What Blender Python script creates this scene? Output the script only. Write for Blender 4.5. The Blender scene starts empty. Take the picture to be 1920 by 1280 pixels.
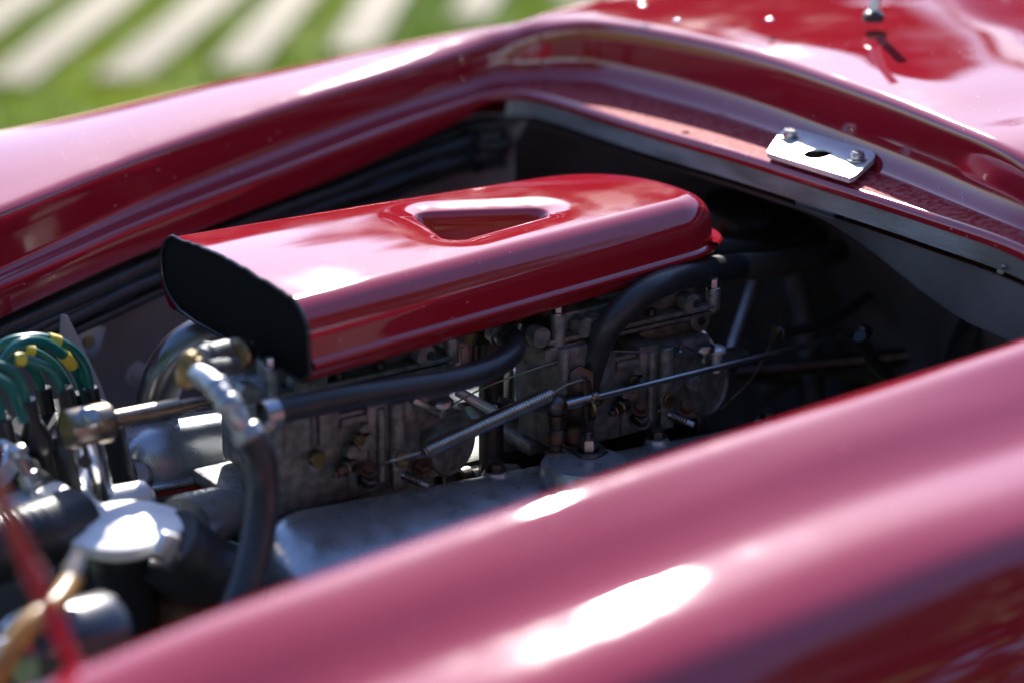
import bpy, bmesh, math, random
import numpy as np
from math import sin, cos, radians, pi
from mathutils import Vector, Matrix, noise
random.seed(7)
rng = np.random.default_rng(7)

# ------------------------------------------------------------------ camera
F = 4464.0
TH = radians(18.7)
PH = radians(34.5)
FWH = Vector((sin(PH), cos(PH), 0))
RT = Vector((cos(PH), -sin(PH), 0))
FW = (FWH * cos(TH) - Vector((0, 0, sin(TH)))).normalized()
UP = RT.cross(FW)
CAM = Vector((0, 0, 0.80)) - FW * 2.0
scene = bpy.context.scene
cd = bpy.data.cameras.new('camera')
cam = bpy.data.objects.new('camera', cd)
scene.collection.objects.link(cam)
cam.matrix_world = Matrix(((RT.x, UP.x, -FW.x, CAM.x), (RT.y, UP.y, -FW.y, CAM.y), (RT.z, UP.z, -FW.z, CAM.z), (0, 0, 0, 1)))
cd.sensor_width = 36
cd.lens = F * 36 / 1920
cd.clip_start = 0.05
cd.clip_end = 600
cd.dof.use_dof = True
cd.dof.focus_distance = 1.97
cd.dof.aperture_fstop = 2.2
scene.camera = cam

# ------------------------------------------------------------------ light
SUN_EL = radians(32)
SUN_AZ = radians(56)          # measured from +X (towards the windscreen) to +Y
SDIR = Vector((cos(SUN_EL) * cos(SUN_AZ), cos(SUN_EL) * sin(SUN_AZ), sin(SUN_EL)))
world = bpy.data.worlds.new('World')
scene.world = world
world.use_nodes = True
wn = world.node_tree.nodes
wl = world.node_tree.links
sky = wn.new('ShaderNodeTexSky')
sky.sky_type = 'NISHITA'
sky.sun_disc = False
sky.sun_elevation = SUN_EL
sky.sun_rotation = math.atan2(SDIR.x, SDIR.y)
sky.air_density = 1.0
sky.dust_density = 0.7
bg = wn.get('Background') or wn.new('ShaderNodeBackground')
tint = wn.new('ShaderNodeMix')
tint.data_type = 'RGBA'; tint.blend_type = 'MULTIPLY'
tint.inputs[0].default_value = 1
tint.inputs[7].default_value = (.82, .92, 1.19, 1)
wl.new(sky.outputs[0], tint.inputs[6])
wl.new(tint.outputs[2], bg.inputs[0])
bg.inputs[1].default_value = 0.115
sd = bpy.data.lights.new('sun', 'SUN')
sd.energy = 4.8
sd.angle = radians(0.53)
sd.color = (1.0, 0.95, 0.87)
sun = bpy.data.objects.new('sun', sd)
scene.collection.objects.link(sun)
sun.rotation_euler = SDIR.to_track_quat('Z', 'Y').to_euler()
sun.location = SDIR * 20
vs = scene.view_settings
vs.view_transform = 'Standard'
vs.look = 'None'
vs.exposure = 1.18
vs.gamma = 1
vs.use_curve_mapping = False

# ------------------------------------------------------------------ pixel to world
def ray(px, py):
    return FW + RT * ((px - 960) / F) - UP * ((py - 640) / F)
def onpl(px, py, p, n):
    d = ray(px, py)
    n = Vector(n)
    return CAM + d * ((Vector(p) - CAM).dot(n) / d.dot(n))
def Z(px, py, z): return onpl(px, py, (0, 0, z), (0, 0, 1))
def Y(px, py, y): return onpl(px, py, (0, y, 0), (0, 1, 0))
def X(px, py, x): return onpl(px, py, (x, 0, 0), (1, 0, 0))
def HS(px, py, h):
    z = .88
    for i in range(60):
        q = Z(px, py, z)
        z = .5 * z + .5 * h(q.x, q.y)
    return q

# ------------------------------------------------------------------ objects
COL = scene.collection
def link(name, data, parent=None):
    o = bpy.data.objects.new(name, data)
    COL.objects.link(o)
    if parent is not None:
        o.parent = parent
        o.matrix_parent_inverse = parent_inv(parent)
    return o
def parent_inv(p):
    m = Matrix.Translation(p.location)
    q = p.parent
    while q is not None:
        m = Matrix.Translation(q.location) @ m if q.type == 'EMPTY' else m
        q = q.parent
    return m.inverted()
def obj(name, bm, mat, parent=None, ang=40):
    me = bpy.data.meshes.new(name)
    bm.to_mesh(me)
    bm.free()
    me.materials.append(mat)
    if ang:
        me.shade_smooth()
        me.set_sharp_from_angle(angle=radians(ang))
    return link(name, me, parent)
def tag(o, label, cat, group=None, kind=None):
    if label: o['label'] = label
    if cat: o['category'] = cat
    if group: o['group'] = group
    if kind: o['kind'] = kind
    return o
def thing(name, label, cat, loc, group=None):
    o = bpy.data.objects.new(name, None)
    COL.objects.link(o)
    o.location = loc
    o.empty_display_size = .02
    return tag(o, label, cat, group)

# ------------------------------------------------------------------ shape builders
def merge(*bms):
    out = bmesh.new()
    for b in bms:
        me = bpy.data.meshes.new('tmp')
        b.to_mesh(me)
        b.free()
        out.from_mesh(me)
        bpy.data.meshes.remove(me)
    return out
def frame(d):
    d = Vector(d).normalized()
    a = Vector((0, 0, 1)) if abs(d.z) < .9 else Vector((1, 0, 0))
    u = d.cross(a).normalized()
    return u, d.cross(u).normalized(), d
def crom(pts, k=6):
    pts = [Vector(p) for p in pts]
    if len(pts) < 3:
        return pts
    out = []
    P = [pts[0] * 2 - pts[1]] + pts + [pts[-1] * 2 - pts[-2]]
    for i in range(1, len(P) - 2):
        a, b, c, d = P[i - 1:i + 3]
        for j in range(k):
            t = j / k
            out.append(.5 * ((2 * b) + (c - a) * t + (2 * a - 5 * b + 4 * c - d) * t * t + (3 * b - a - 3 * c + d) * t ** 3))
    out.append(pts[-1])
    return out
def tube(pts, r, n=14, k=6, cap=True, rf=None):
    pts = crom(pts, k) if k > 1 else [Vector(p) for p in pts]
    bm = bmesh.new()
    rows = []
    N = len(pts)
    u = None
    for i, p in enumerate(pts):
        d = (pts[min(i + 1, N - 1)] - pts[max(i - 1, 0)]).normalized()
        if u is None:
            u, v, _ = frame(d)
        else:
            u = (u - d * u.dot(d)).normalized()
            v = d.cross(u)
        rr = rf(i / (N - 1)) if rf else r
        rows.append([bm.verts.new(p + (u * cos(2 * pi * j / n) + v * sin(2 * pi * j / n)) * rr) for j in range(n)])
    for a, b in zip(rows, rows[1:]):
        for j in range(n):
            bm.faces.new((a[j], a[(j + 1) % n], b[(j + 1) % n], b[j]))
    if cap:
        bm.faces.new(rows[0][::-1])
        bm.faces.new(rows[-1])
    bmesh.ops.recalc_face_normals(bm, faces=bm.faces)
    return bm
def lathe(o, axis, prof, n=24, cap=True, sides=None):
    u, v, d = frame(axis)
    n = sides or n
    bm = bmesh.new()
    rows = []
    o = Vector(o)
    for r, h in prof:
        rows.append([bm.verts.new(o + d * h + (u * cos(2 * pi * j / n) + v * sin(2 * pi * j / n)) * max(r, 1e-5)) for j in range(n)])
    for a, b in zip(rows, rows[1:]):
        for j in range(n):
            bm.faces.new((a[j], a[(j + 1) % n], b[(j + 1) % n], b[j]))
    if cap:
        bm.faces.new(rows[0][::-1])
        bm.faces.new(rows[-1])
    bmesh.ops.recalc_face_normals(bm, faces=bm.faces)
    return bm
def rod(a, b, r, n=14, ch=.15):
    a, b = Vector(a), Vector(b)
    L = (b - a).length
    c = r * ch
    return lathe(a, b - a, [(r - c, 0), (r, c), (r, L - c), (r - c, L)], n)
def box(c, s, bev=.0, rz=0., ry=0., rx=0., seg=2):
    bm = bmesh.new()
    bmesh.ops.create_cube(bm, size=1)
    for v in bm.verts:
        v.co = Vector((v.co.x * s[0], v.co.y * s[1], v.co.z * s[2]))
    if bev > 0:
        bmesh.ops.bevel(bm, geom=list(bm.edges), offset=min(bev, min(s) * .45), segments=seg, profile=.5, affect='EDGES')
    m = Matrix.Translation(Vector(c)) @ Matrix.Rotation(rz, 4, 'Z') @ Matrix.Rotation(ry, 4, 'Y') @ Matrix.Rotation(rx, 4, 'X')
    bm.transform(m)
    return bm
def hexbolt(o, axis, r, h, washer=True):
    d = Vector(axis).normalized()
    b = lathe(o, d, [(r, 0), (r, h * .85), (r * .85, h)], sides=6)
    if washer:
        w = lathe(Vector(o) - d * h * .18, d, [(r * 1.35, 0), (r * 1.35, h * .14), (r * 1.25, h * .18)], 20)
        b = merge(b, w)
    return b
def slotscrew(o, axis, r, h):
    u, v, d = frame(axis)
    o = Vector(o)
    s = r * .16
    a = lathe(o, d, [(r * .95, 0), (r, h * .2), (r, h * .7), (r * .85, h * .82)], 20)
    bm = bmesh.new()
    for sg in (1, -1):
        vs_ = []
        for hh in (h * .82, h):
            ring = []
            for j in range(9):
                t = pi * j / 8
                q = sg * (s + (r * .85 - s) * sin(t)) if 0 < j < 8 else sg * s
                ring.append(bm.verts.new(o + d * hh + u * (r * .82 * cos(t)) + v * q))
            vs_.append(ring)
        for j in range(9):
            bm.faces.new((vs_[0][j], vs_[0][(j + 1) % 9], vs_[1][(j + 1) % 9], vs_[1][j]))
        bm.faces.new(vs_[1])
    bmesh.ops.recalc_face_normals(bm, faces=bm.faces)
    return merge(a, bm)
def grid(rows, closed=False):
    bm = bmesh.new()
    V = [[bm.verts.new(p) for p in r] for r in rows]
    for a, b in zip(V, V[1:]):
        m = len(a)
        for j in range(m if closed else m - 1):
            bm.faces.new((a[j], a[(j + 1) % m], b[(j + 1) % m], b[j]))
    return bm
def plate(poly, th, bev=0.0):
    """poly: list of 3D points (planar), th: thickness vector"""
    bm = bmesh.new()
    th = Vector(th)
    a = [bm.verts.new(Vector(p)) for p in poly]
    b = [bm.verts.new(Vector(p) + th) for p in poly]
    bm.faces.new(a)
    bm.faces.new(b[::-1])
    n = len(a)
    for i in range(n):
        bm.faces.new((a[i], b[i], b[(i + 1) % n], a[(i + 1) % n]))
    bmesh.ops.recalc_face_normals(bm, faces=bm.faces)
    if bev:
        bmesh.ops.bevel(bm, geom=list(bm.edges), offset=bev, segments=2, profile=.5, affect='EDGES')
    return bm
def ringclamp(o, axis, r, w, th=.0012):
    d = Vector(axis).normalized()
    band = lathe(Vector(o) - d * w / 2, d, [(r, 0), (r + th, 0.0002), (r + th, w - .0002), (r, w)], 28, cap=False)
    return band

# ------------------------------------------------------------------ materials
def mat(name, col, rough=.5, metal=0., coat=0., coat_r=.03, bump=0., bs=200., var=0., vs_=20., col2=None, ior=1.5,
        rvar=0., specks=0., trans=0., coat_ior=1.5, stretch=None, spec=.5):
    m = bpy.data.materials.new(name)
    m.use_nodes = True
    nt = m.node_tree
    N, L = nt.nodes, nt.links
    b = N['Principled BSDF']
    b.inputs['Base Color'].default_value = (*col, 1)
    b.inputs['Roughness'].default_value = rough
    b.inputs['Metallic'].default_value = metal
    b.inputs['IOR'].default_value = ior
    b.inputs['Specular IOR Level'].default_value = spec
    b.inputs['Coat Weight'].default_value = coat
    b.inputs['Coat Roughness'].default_value = coat_r
    b.inputs['Coat IOR'].default_value = coat_ior
    b.inputs['Transmission Weight'].default_value = trans
    tc = N.new('ShaderNodeTexCoord')
    mp = N.new('ShaderNodeMapping')
    L.new(tc.outputs['Object'], mp.inputs[0])
    if stretch: mp.inputs['Scale'].default_value = stretch
    def nz(scale, det=4.):
        t = N.new('ShaderNodeTexNoise')
        t.inputs['Scale'].default_value = scale
        t.inputs['Detail'].default_value = det
        L.new(mp.outputs[0], t.inputs['Vector'])
        return t
    if var or col2:
        t = nz(vs_)
        r = N.new('ShaderNodeValToRGB')
        c2 = col2 or tuple(c * (1 - var) for c in col)
        r.color_ramp.elements[0].position = .38
        r.color_ramp.elements[1].position = .62
        r.color_ramp.elements[0].color = (*c2, 1)
        r.color_ramp.elements[1].color = (*col, 1)
        L.new(t.outputs[0], r.inputs[0])
        last = r.outputs[0]
    else:
        last = None
    if specks:
        t = N.new('ShaderNodeTexVoronoi')
        t.inputs['Scale'].default_value = specks
        L.new(mp.outputs[0], t.inputs['Vector'])
        t2 = nz(9, 2)
        lt = N.new('ShaderNodeMath'); lt.operation = 'LESS_THAN'
        lt.inputs[1].default_value = .07
        L.new(t.outputs['Distance'], lt.inputs[0])
        gt = N.new('ShaderNodeMath'); gt.operation = 'GREATER_THAN'
        gt.inputs[1].default_value = .52
        L.new(t2.outputs[0], gt.inputs[0])
        mu = N.new('ShaderNodeMath'); mu.operation = 'MULTIPLY'
        L.new(lt.outputs[0], mu.inputs[0]); L.new(gt.outputs[0], mu.inputs[1])
        m2 = N.new('ShaderNodeMath'); m2.operation = 'MULTIPLY'
        m2.inputs[1].default_value = .6
        L.new(mu.outputs[0], m2.inputs[0])
        mx = N.new('ShaderNodeMix'); mx.data_type = 'RGBA'
        mx.inputs[7].default_value = (.6, .5, .45, 1)
        if last is not None: L.new(last, mx.inputs[6])
        else: mx.inputs[6].default_value = (*col, 1)
        L.new(m2.outputs[0], mx.inputs[0])
        last = mx.outputs[2]
    if last is not None:
        L.new(last, b.inputs['Base Color'])
    if rvar:
        t = nz(vs_ * 1.7)
        mr = N.new('ShaderNodeMapRange')
        mr.inputs[1].default_value = .3
        mr.inputs[2].default_value = .7
        mr.inputs[3].default_value = max(.02, rough - rvar)
        mr.inputs[4].default_value = min(1, rough + rvar)
        L.new(t.outputs[0], mr.inputs[0])
        L.new(mr.outputs[0], b.inputs['Roughness'])
    if coat >= 1 and coat_r > .03:
        t = nz(14, 8.)
        mr = N.new('ShaderNodeMapRange')
        mr.inputs[1].default_value = .42
        mr.inputs[2].default_value = .68
        mr.inputs[3].default_value = coat_r * .7
        mr.inputs[4].default_value = coat_r * 2.6
        L.new(t.outputs[0], mr.inputs[0])
        L.new(mr.outputs[0], b.inputs['Coat Roughness'])
    if bump:
        t = nz(bs)
        bp = N.new('ShaderNodeBump')
        bp.inputs['Strength'].default_value = bump
        bp.inputs['Distance'].default_value = .001
        L.new(t.outputs[0], bp.inputs['Height'])
        L.new(bp.outputs[0], b.inputs['Normal'])
    return m
RED = (.29, .009, .022)
M_PAINT = mat('red_paint', RED, .4, spec=.0, coat=1, coat_r=.04, coat_ior=1.8, specks=75, bump=.012, bs=60)
M_PAINT2 = mat('red_box_paint', (.31, .009, .019), .4, spec=.0, coat=1, coat_r=.045, coat_ior=1.8, specks=110, bump=.02, bs=45)
M_LEDGE = mat('scuffed_red_paint', (.30, .010, .022), .7, spec=.1, coat=0, specks=260, bump=.3, bs=500, col2=(.42, .10, .10), vs_=160)
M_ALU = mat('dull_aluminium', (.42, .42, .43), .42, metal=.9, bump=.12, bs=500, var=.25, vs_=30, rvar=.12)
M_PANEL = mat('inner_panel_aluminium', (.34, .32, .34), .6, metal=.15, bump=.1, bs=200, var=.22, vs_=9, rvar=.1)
M_CAST = mat('cast_alloy', (.27, .28, .285), .40, metal=.5, bump=.5, bs=900, col2=(.15, .152, .15), vs_=110, rvar=.12)
M_COVER = mat('cover_alloy', (.50, .53, .57), .30, metal=.75, bump=.14, bs=900, var=.2, vs_=28, rvar=.1)
M_CHROME = mat('chrome', (.75, .76, .78), .10, metal=1, bump=.02, bs=80, rvar=.04)
M_STEEL = mat('steel', (.45, .45, .46), .3, metal=1, bump=.1, bs=600, var=.25, vs_=60)
M_DSTEEL = mat('dark_steel', (.12, .12, .125), .4, metal=.9, bump=.2, bs=600, col2=(.09, .06, .045), vs_=70)
M_RUST = mat('rusty_steel', (.16, .09, .06), .55, metal=.6, bump=.5, bs=500, col2=(.09, .045, .03), vs_=90)
M_BRASS = mat('brass', (.34, .25, .13), .38, metal=1, bump=.15, bs=400, var=.45, vs_=80)
M_BRONZE = mat('bronze', (.33, .26, .20), .32, metal=1, bump=.1, bs=400, var=.35, vs_=50)
M_RUBBER = mat('black_rubber', (.030, .032, .037), .36, bump=.15, bs=700, var=.3, vs_=40, rvar=.1)
M_RIB_SUNLIT = mat('sunlit_ribbed_rubber', (.10, .098, .092), .5, bump=.3, bs=500)  # black rubber lightened, paints sunlight onto the ribbed hose lengths
M_PIPE = mat('satin_pipe', (.20, .20, .21), .3, metal=.9, bump=.05, bs=100, rvar=.06)
M_EDGE = mat('weathered_edge', (.24, .25, .25), .5, metal=.5, bump=.3, bs=300, col2=(.13, .125, .115), vs_=45, stretch=(1, .25, 1))
M_BLACKPL = mat('black_plastic', (.014, .014, .017), .28, bump=.05, bs=300)
M_MESH = mat('black_gauze', (.008, .008, .008), .9, spec=.05, bump=.9, bs=900)
M_GREEN = mat('green_cable', (.004, .12, .105), .3, bump=.05, bs=200, var=.2, vs_=60)
M_YEL = mat('yellow_sleeve', (.72, .52, .05), .5, bump=.2, bs=500, specks=500)
M_AMBER = mat('amber_hose', (.52, .27, .05), .35, var=.4, vs_=40)
M_GAUZE = mat('ribbed_foil', (.32, .31, .29), .45, metal=.4, bump=.3, bs=500)
M_DARK = mat('dark_block', (.035, .033, .032), .6, metal=.3, bump=.6, bs=200, var=.4, vs_=25)  # near-black grey with random tone variation
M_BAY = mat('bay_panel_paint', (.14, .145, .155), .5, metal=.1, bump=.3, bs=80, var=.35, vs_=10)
M_GASKET = mat('red_gasket', (.30, .03, .02), .6, bump=.3, bs=500)
M_GLASS = mat('perspex', (.9, .93, .95), .03, trans=1.0, ior=1.45)
M_STONE = mat('pale_stone', (.29, .235, .155), .8, bump=.8, bs=60, col2=(.21, .17, .105), vs_=8)
M_LAWN = mat('lawn_soil', (.20, .26, .02), .9, bump=.6, bs=60, col2=(.05, .13, .012), vs_=1.3)
M_BLADE = mat('grass_blade', (.52, .56, .06), .6, col2=(.30, .38, .03), vs_=1.5)
M_LEAF = mat('leaf', (.06, .11, .02), .6, col2=(.035, .07, .015), vs_=1.5)
M_BARK = mat('bark', (.12, .09, .06), .9, bump=1, bs=30)
M_SCREW = mat('screw_steel', (.5, .5, .5), .25, metal=1, bump=.1, bs=300)
M_PLATE = mat('plate_steel', (.74, .76, .79), .34, metal=.45, bump=.06, bs=300, var=.1, vs_=50, rvar=.06)

# ================================================================== GROUND
n = 80
xs = np.concatenate([-np.geomspace(300, 12, 10), np.linspace(-10, 16, 60), np.geomspace(18, 300, 10)])
rows = []
for a in xs:
    rows.append([Vector((a, b, -.03 + .02 * noise.noise(Vector((a * .4, b * .4, 0))))) for b in xs])
lawn = tag(obj('lawn_ground', grid(rows), M_LAWN), 'green lawn beside the car with strips of pale stone', None, kind='structure')
# pale strips in the lawn: (near end px, far end px, width m)
slabs = [((15, 158), (212, 0), .15), ((228, 148), (398, 0), .15), ((442, 130), (548, 0), .15), ((662, 98), (716, 0), .15),
         ((878, 36), (903, 0), .15), ((-150, 130), (45, -5), .15), ((1085, 5), (1088, -30), .15)]
slab_label = ['pale stone strip whose near end is close to the left edge of the photo',
              'pale stone strip with a squared near end, second full one from the left',
              'pale stone strip in the lawn, middle one just above the glare on the fender',
              'pale stone strip in the lawn, running straight away behind the bright fender edge',
              'pale stone strip in the lawn, short stub just left of the fender and deck corner',
              'pale stone strip in the lawn, cut off by the top left corner of the photo',
              'pale stone strip in the lawn, rightmost, behind the corner of the red deck']
SL = []
for (a, b, w), lab in zip(slabs, slab_label):
    A, B = Z(*a, 0), Z(*b, 0)
    d = (B - A).normalized()
    B = B + d * 2.2
    s = Vector((-d.y, d.x, 0))
    poly = []
    for (c, sd_, dd) in ((A, 1, 1), (A, -1, 1), (B, -1, -1), (B, 1, -1)):
        poly.append(c + s * sd_ * w / 2)
    bm = plate([p - Vector((0, 0, .045)) for p in poly], (0, 0, .055), .012)
    for v in bm.verts:
        v.co += Vector((noise.noise(v.co * 3), noise.noise(v.co * 3 + Vector((9, 0, 0))), 0)) * .03 + Vector((noise.noise(v.co * 1.1), 0, 0)) * .03
    t = obj('stone_strip', bm, M_STONE)
    tag(t, lab, 'stone strip', 'pale stone strips laid in the lawn')
    SL.append((A, B, s, w))
# grass blades
nb = 130000
gx = rng.uniform(-3.5, 6, nb); gy = rng.uniform(1.6, 10, nb)
keep = np.ones(nb, bool)
for A, B, s, w in SL:
    d = (B - A).normalized(); L = (B - A).length
    al = (gx - A.x) * d.x + (gy - A.y) * d.y
    ac = (gx - A.x) * s.x + (gy - A.y) * s.y
    keep &= ~((al > 0) & (al < L) & (np.abs(ac) < w / 2 + .005))
gx = gx[keep]; gy = gy[keep]; nb = len(gx)
an = rng.uniform(0, 2 * pi, nb); hh = rng.uniform(.03, .065, nb); w = .006
lean = rng.uniform(-.03, .03, (nb, 2))
v = np.zeros((nb, 3, 3))
v[:, 0] = np.stack([gx - w * np.cos(an), gy - w * np.sin(an), np.full(nb, -.03)], 1)
v[:, 1] = np.stack([gx + w * np.cos(an), gy + w * np.sin(an), np.full(nb, -.03)], 1)
v[:, 2] = np.stack([gx + lean[:, 0], gy + lean[:, 1], hh - .02], 1)
me = bpy.data.meshes.new('grass')
me.vertices.add(nb * 3); me.vertices.foreach_set('co', v.reshape(-1))
me.loops.add(nb * 3); me.loops.foreach_set('vertex_index', np.arange(nb * 3))
me.polygons.add(nb); me.polygons.foreach_set('loop_start', np.arange(nb) * 3); me.polygons.foreach_set('loop_total', np.full(nb, 3))
me.update(); me.materials.append(M_BLADE)
tag(link('grass', me), 'short bright green grass between the pale stone strips', 'grass', kind='stuff')

# ------------------------------------------------------------------ trees beyond the lawn (seen in the paint)
def tree_mesh(seed, H, R):
    r = np.random.default_rng(seed)
    bm = tube([(0, 0, -.1), (.1, .05, H * .25), (0, .1, H * .55), (.1, 0, H * .85)], .1, 10, rf=lambda t: H * .03 * (1 - .8 * t))
    for k in range(7):
        a = k * 2.4; z = H * (.3 + .07 * k)
        bm = merge(bm, tube([(0, .05, z), (cos(a) * R * .4, sin(a) * R * .4, z + H * .1), (cos(a) * R * .75, sin(a) * R * .75, z + H * .16)], .1, 6, rf=lambda t: H * .012 * (1 - .8 * t)))
    cl = []
    for k in range(44):
        a = r.uniform(0, 2 * pi); q = R * math.sqrt(r.uniform(0, 1)) * .8
        z = H * r.uniform(.32, .95)
        q *= 1 - .5 * max(0, (z / H - .6)) / .35
        cl.append((cos(a) * q, sin(a) * q, z, R * r.uniform(.22, .42)))
    vs2 = []; fs = []
    for (cx, cy, cz, cr) in cl:
        for k in range(110):
            p = r.normal(size=3); p /= np.linalg.norm(p); p *= cr * r.uniform(.6, 1.05)
            c = np.array([cx, cy, cz]) + p
            u = r.normal(size=3); u /= np.linalg.norm(u); w_ = np.cross(u, r.normal(size=3)); w_ /= np.linalg.norm(w_)
            s = .2
            i = len(vs2)
            vs2 += [c - u * s, c + w_ * s * .6, c + u * s, c - w_ * s * .6]
            fs.append((i, i + 1, i + 2, i + 3))
    me = bpy.data.meshes.new('crown'); me.from_pydata([tuple(x) for x in vs2], [], fs); me.materials.append(M_LEAF)
    return bm, me
def at_az(px, dist):
    d = ray(px, 640); d.z = 0; d.normalize()
    return Vector((CAM.x, CAM.y, 0)) + d * dist
def tree(px, dist, H, R, seed, label):
    p = at_az(px, dist)
    t = thing('tree', label, 'tree', (p.x, p.y, 0), 'trees beyond the lawn')
    bm, cm = tree_mesh(seed, H, R)
    bm.transform(Matrix.Translation(p))
    obj('trunk', bm, M_BARK, t)
    o = bpy.data.objects.new('crown', cm); COL.objects.link(o); o.parent = t
TREES = [(1000, 24, 9.5, 2.6, 1, 'tall leafy tree beyond the lawn, reflected in the tail of the air box'),
         (1420, 23, 8.8, 2.2, 2, 'broad leafy tree beyond the lawn, reflected in the red deck'),
         (300, 27, 6.3, 2.6, 3, 'low round tree beyond the lawn, far to the left'),
         (2500, 25, 9.5, 3.0, 4, 'dark tree beyond the lawn, reflected at the windscreen end'),
         (-700, 28, 7, 3.0, 5, 'low spreading tree beyond the lawn, well left of the car')]
for a in TREES: tree(*a)
def blocker_tree(x, y, H, R, seed, label):  # unseen trees added on the camera side, they block sky and darken the walls
    t = thing('tree', label, 'tree', (x, y, 0), 'unseen trees added behind the camera to block sky light')
    bm, cm = tree_mesh(seed, H, R)
    bm.transform(Matrix.Translation((x, y, 0)))
    obj('trunk', bm, M_BARK, t)
    o = bpy.data.objects.new('crown', cm); COL.objects.link(o); o.parent = t
for k, (az, dd, H, R) in enumerate(((188, 14, 11, 4.2), (208, 13, 12, 4.2), (228, 12, 11, 4.0), (248, 13, 12.5, 4.2), (268, 12, 11.5, 4.2), (290, 13, 12, 4.4), (312, 14, 11, 4.2), (166, 16, 10, 4.4))):
    blocker_tree(cos(radians(az)) * dd, sin(radians(az)) * dd, H, R, 20 + k, 'unseen leafy tree added on the near side of the car to block sky light')

# ================================================================== CAR BODY
body = thing('car_body', 'glossy dark red sports car body around the open engine bay', 'car', (0, 0, 0))
hl = lambda x, y: .885 + .125 * x
def sstep(t):
    t = min(1, max(0, t)); return t * t * (3 - 2 * t)
def hc(x, y):
    t = sstep((x - .23) / .10)
    return .885 + .125 * x + (.053 - .033 * (x + .33)) * (1 - t) + .054 * t
lip_px = [(-420, 712), (0, 531), (260, 417), (520, 318), (735, 237), (870, 190), (915, 175), (965, 170), (1030, 181), (1200, 235), (1370, 284), (1540, 337), (1730, 398), (1920, 465)]
cre_px = [(-420, 556), (0, 399), (260, 297), (520, 208), (715, 147), (900, 91), (980, 65), (1060, 47), (1150, 47), (1300, 75), (1440, 112), (1580, 160), (1750, 225), (1920, 305)]
lip = [HS(*p, hl) for p in lip_px]
cre = [HS(*p, hc) for p in cre_px]
# round the near rear corner (outside the frame) and come forward along the near side
near_px = [(1920, 636), (1500, 770), (1083, 908), (640, 1063), (400, 1150), (90, 1275), (-350, 1450)]
NY = -.45
near = [Y(*p, NY) for p in near_px]
lip += [Vector((.245, -.385, .907)), Vector((.205, -.415, .893))]
cre += [Vector((.29, -.41, .935)), Vector((.20, NY, .912))]
for q in near:
    cre.append(q)
    lip.append(Vector((q.x, q.y + .045, q.z - .035)))
lipc = crom(lip, 8); crec = crom(cre, 8)
NS = len(lipc)
IFAR = 13 * 8   # last far/cowl station
def wgt(i, a, b):
    t = min(1, max(0, (i - a) / (b - a)))
    return t * t * (3 - 2 * t)
far_prof = [(.006, .004), (.02, .008), (.05, .014), (.10, .020), (.15, .020), (.20, .013), (.26, -.004), (.32, -.045), (.37, -.13), (.40, -.25), (.41, -.4)]
far_prof2 = [(.006, .003), (.02, .004), (.05, .002), (.10, -.007), (.15, -.022), (.20, -.045), (.26, -.08), (.31, -.13), (.35, -.2), (.37, -.3), (.375, -.42)]
cowl_prof = [(.006, .003), (.02, .005), (.05, .009), (.10, .013), (.17, .018), (.25, .022), (.33, .025), (.42, .026), (.5, .022), (.6, .01), (.7, -.01)]
near_prof = [(.006, .0005), (.02, .0), (.05, -.0075), (.075, -.0165), (.098, -.0225), (.125, -.0232), (.155, -.0270), (.19, -.045), (.235, -.12), (.265, -.19), (.29, -.36)]
def fine(pr):
    return [(p.x, p.y) for p in crom([Vector((a_, b_, 0)) for a_, b_ in pr], 3)]
def project(p):
    v = p - CAM; d = v.dot(FW)
    return 960 + F * v.dot(RT) / d, 640 - F * v.dot(UP) / d
OUTLINE = [(-400, 345), (0, 253), (260, 193), (520, 130), (781, 72), (1000, 38), (1100, 20), (1250, -12), (1500, -60)]
def fprof(W):
    pr = [(W * .06, .003), (W * .25, .007), (W * .5, .009), (W * .75, .008), (W, .004), (W + .014, -.003), (W + .030, -.017), (W + .044, -.045), (W + .053, -.09), (W + .058, -.2), (W + .06, -.4)]
    return fine(pr)
def far_fit(C, nrm):
    lo, hi = .008, .34
    for _ in range(18):
        a = (lo + hi) / 2
        over = False
        for (u, z) in fprof(a):
            px, py = project(C + nrm * u + Vector((0, 0, z)))
            if py < np.interp(px, [o_[0] for o_ in OUTLINE], [o_[1] for o_ in OUTLINE]): over = True; break
        if over: hi = a
        else: lo = a
    return lo
FA = {}
cowl_prof, near_prof = fine(cowl_prof), fine(near_prof)
FAS = []
for i in range(NS):
    L, C = lipc[i], crec[i]
    t = (crec[min(i + 3, NS - 1)] - crec[max(i - 3, 0)]); t.z = 0; t.normalize()
    nrm = Vector((t.y, -t.x, 0))
    if nrm.dot(C - L) < 0: nrm = -nrm
    FAS.append(far_fit(C, nrm) if i < 70 else FAS[-1])
FAS = [sum(FAS[max(0, i - 12):i + 13]) / len(FAS[max(0, i - 12):i + 13]) for i in range(NS)]
rowsL = []
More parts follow.
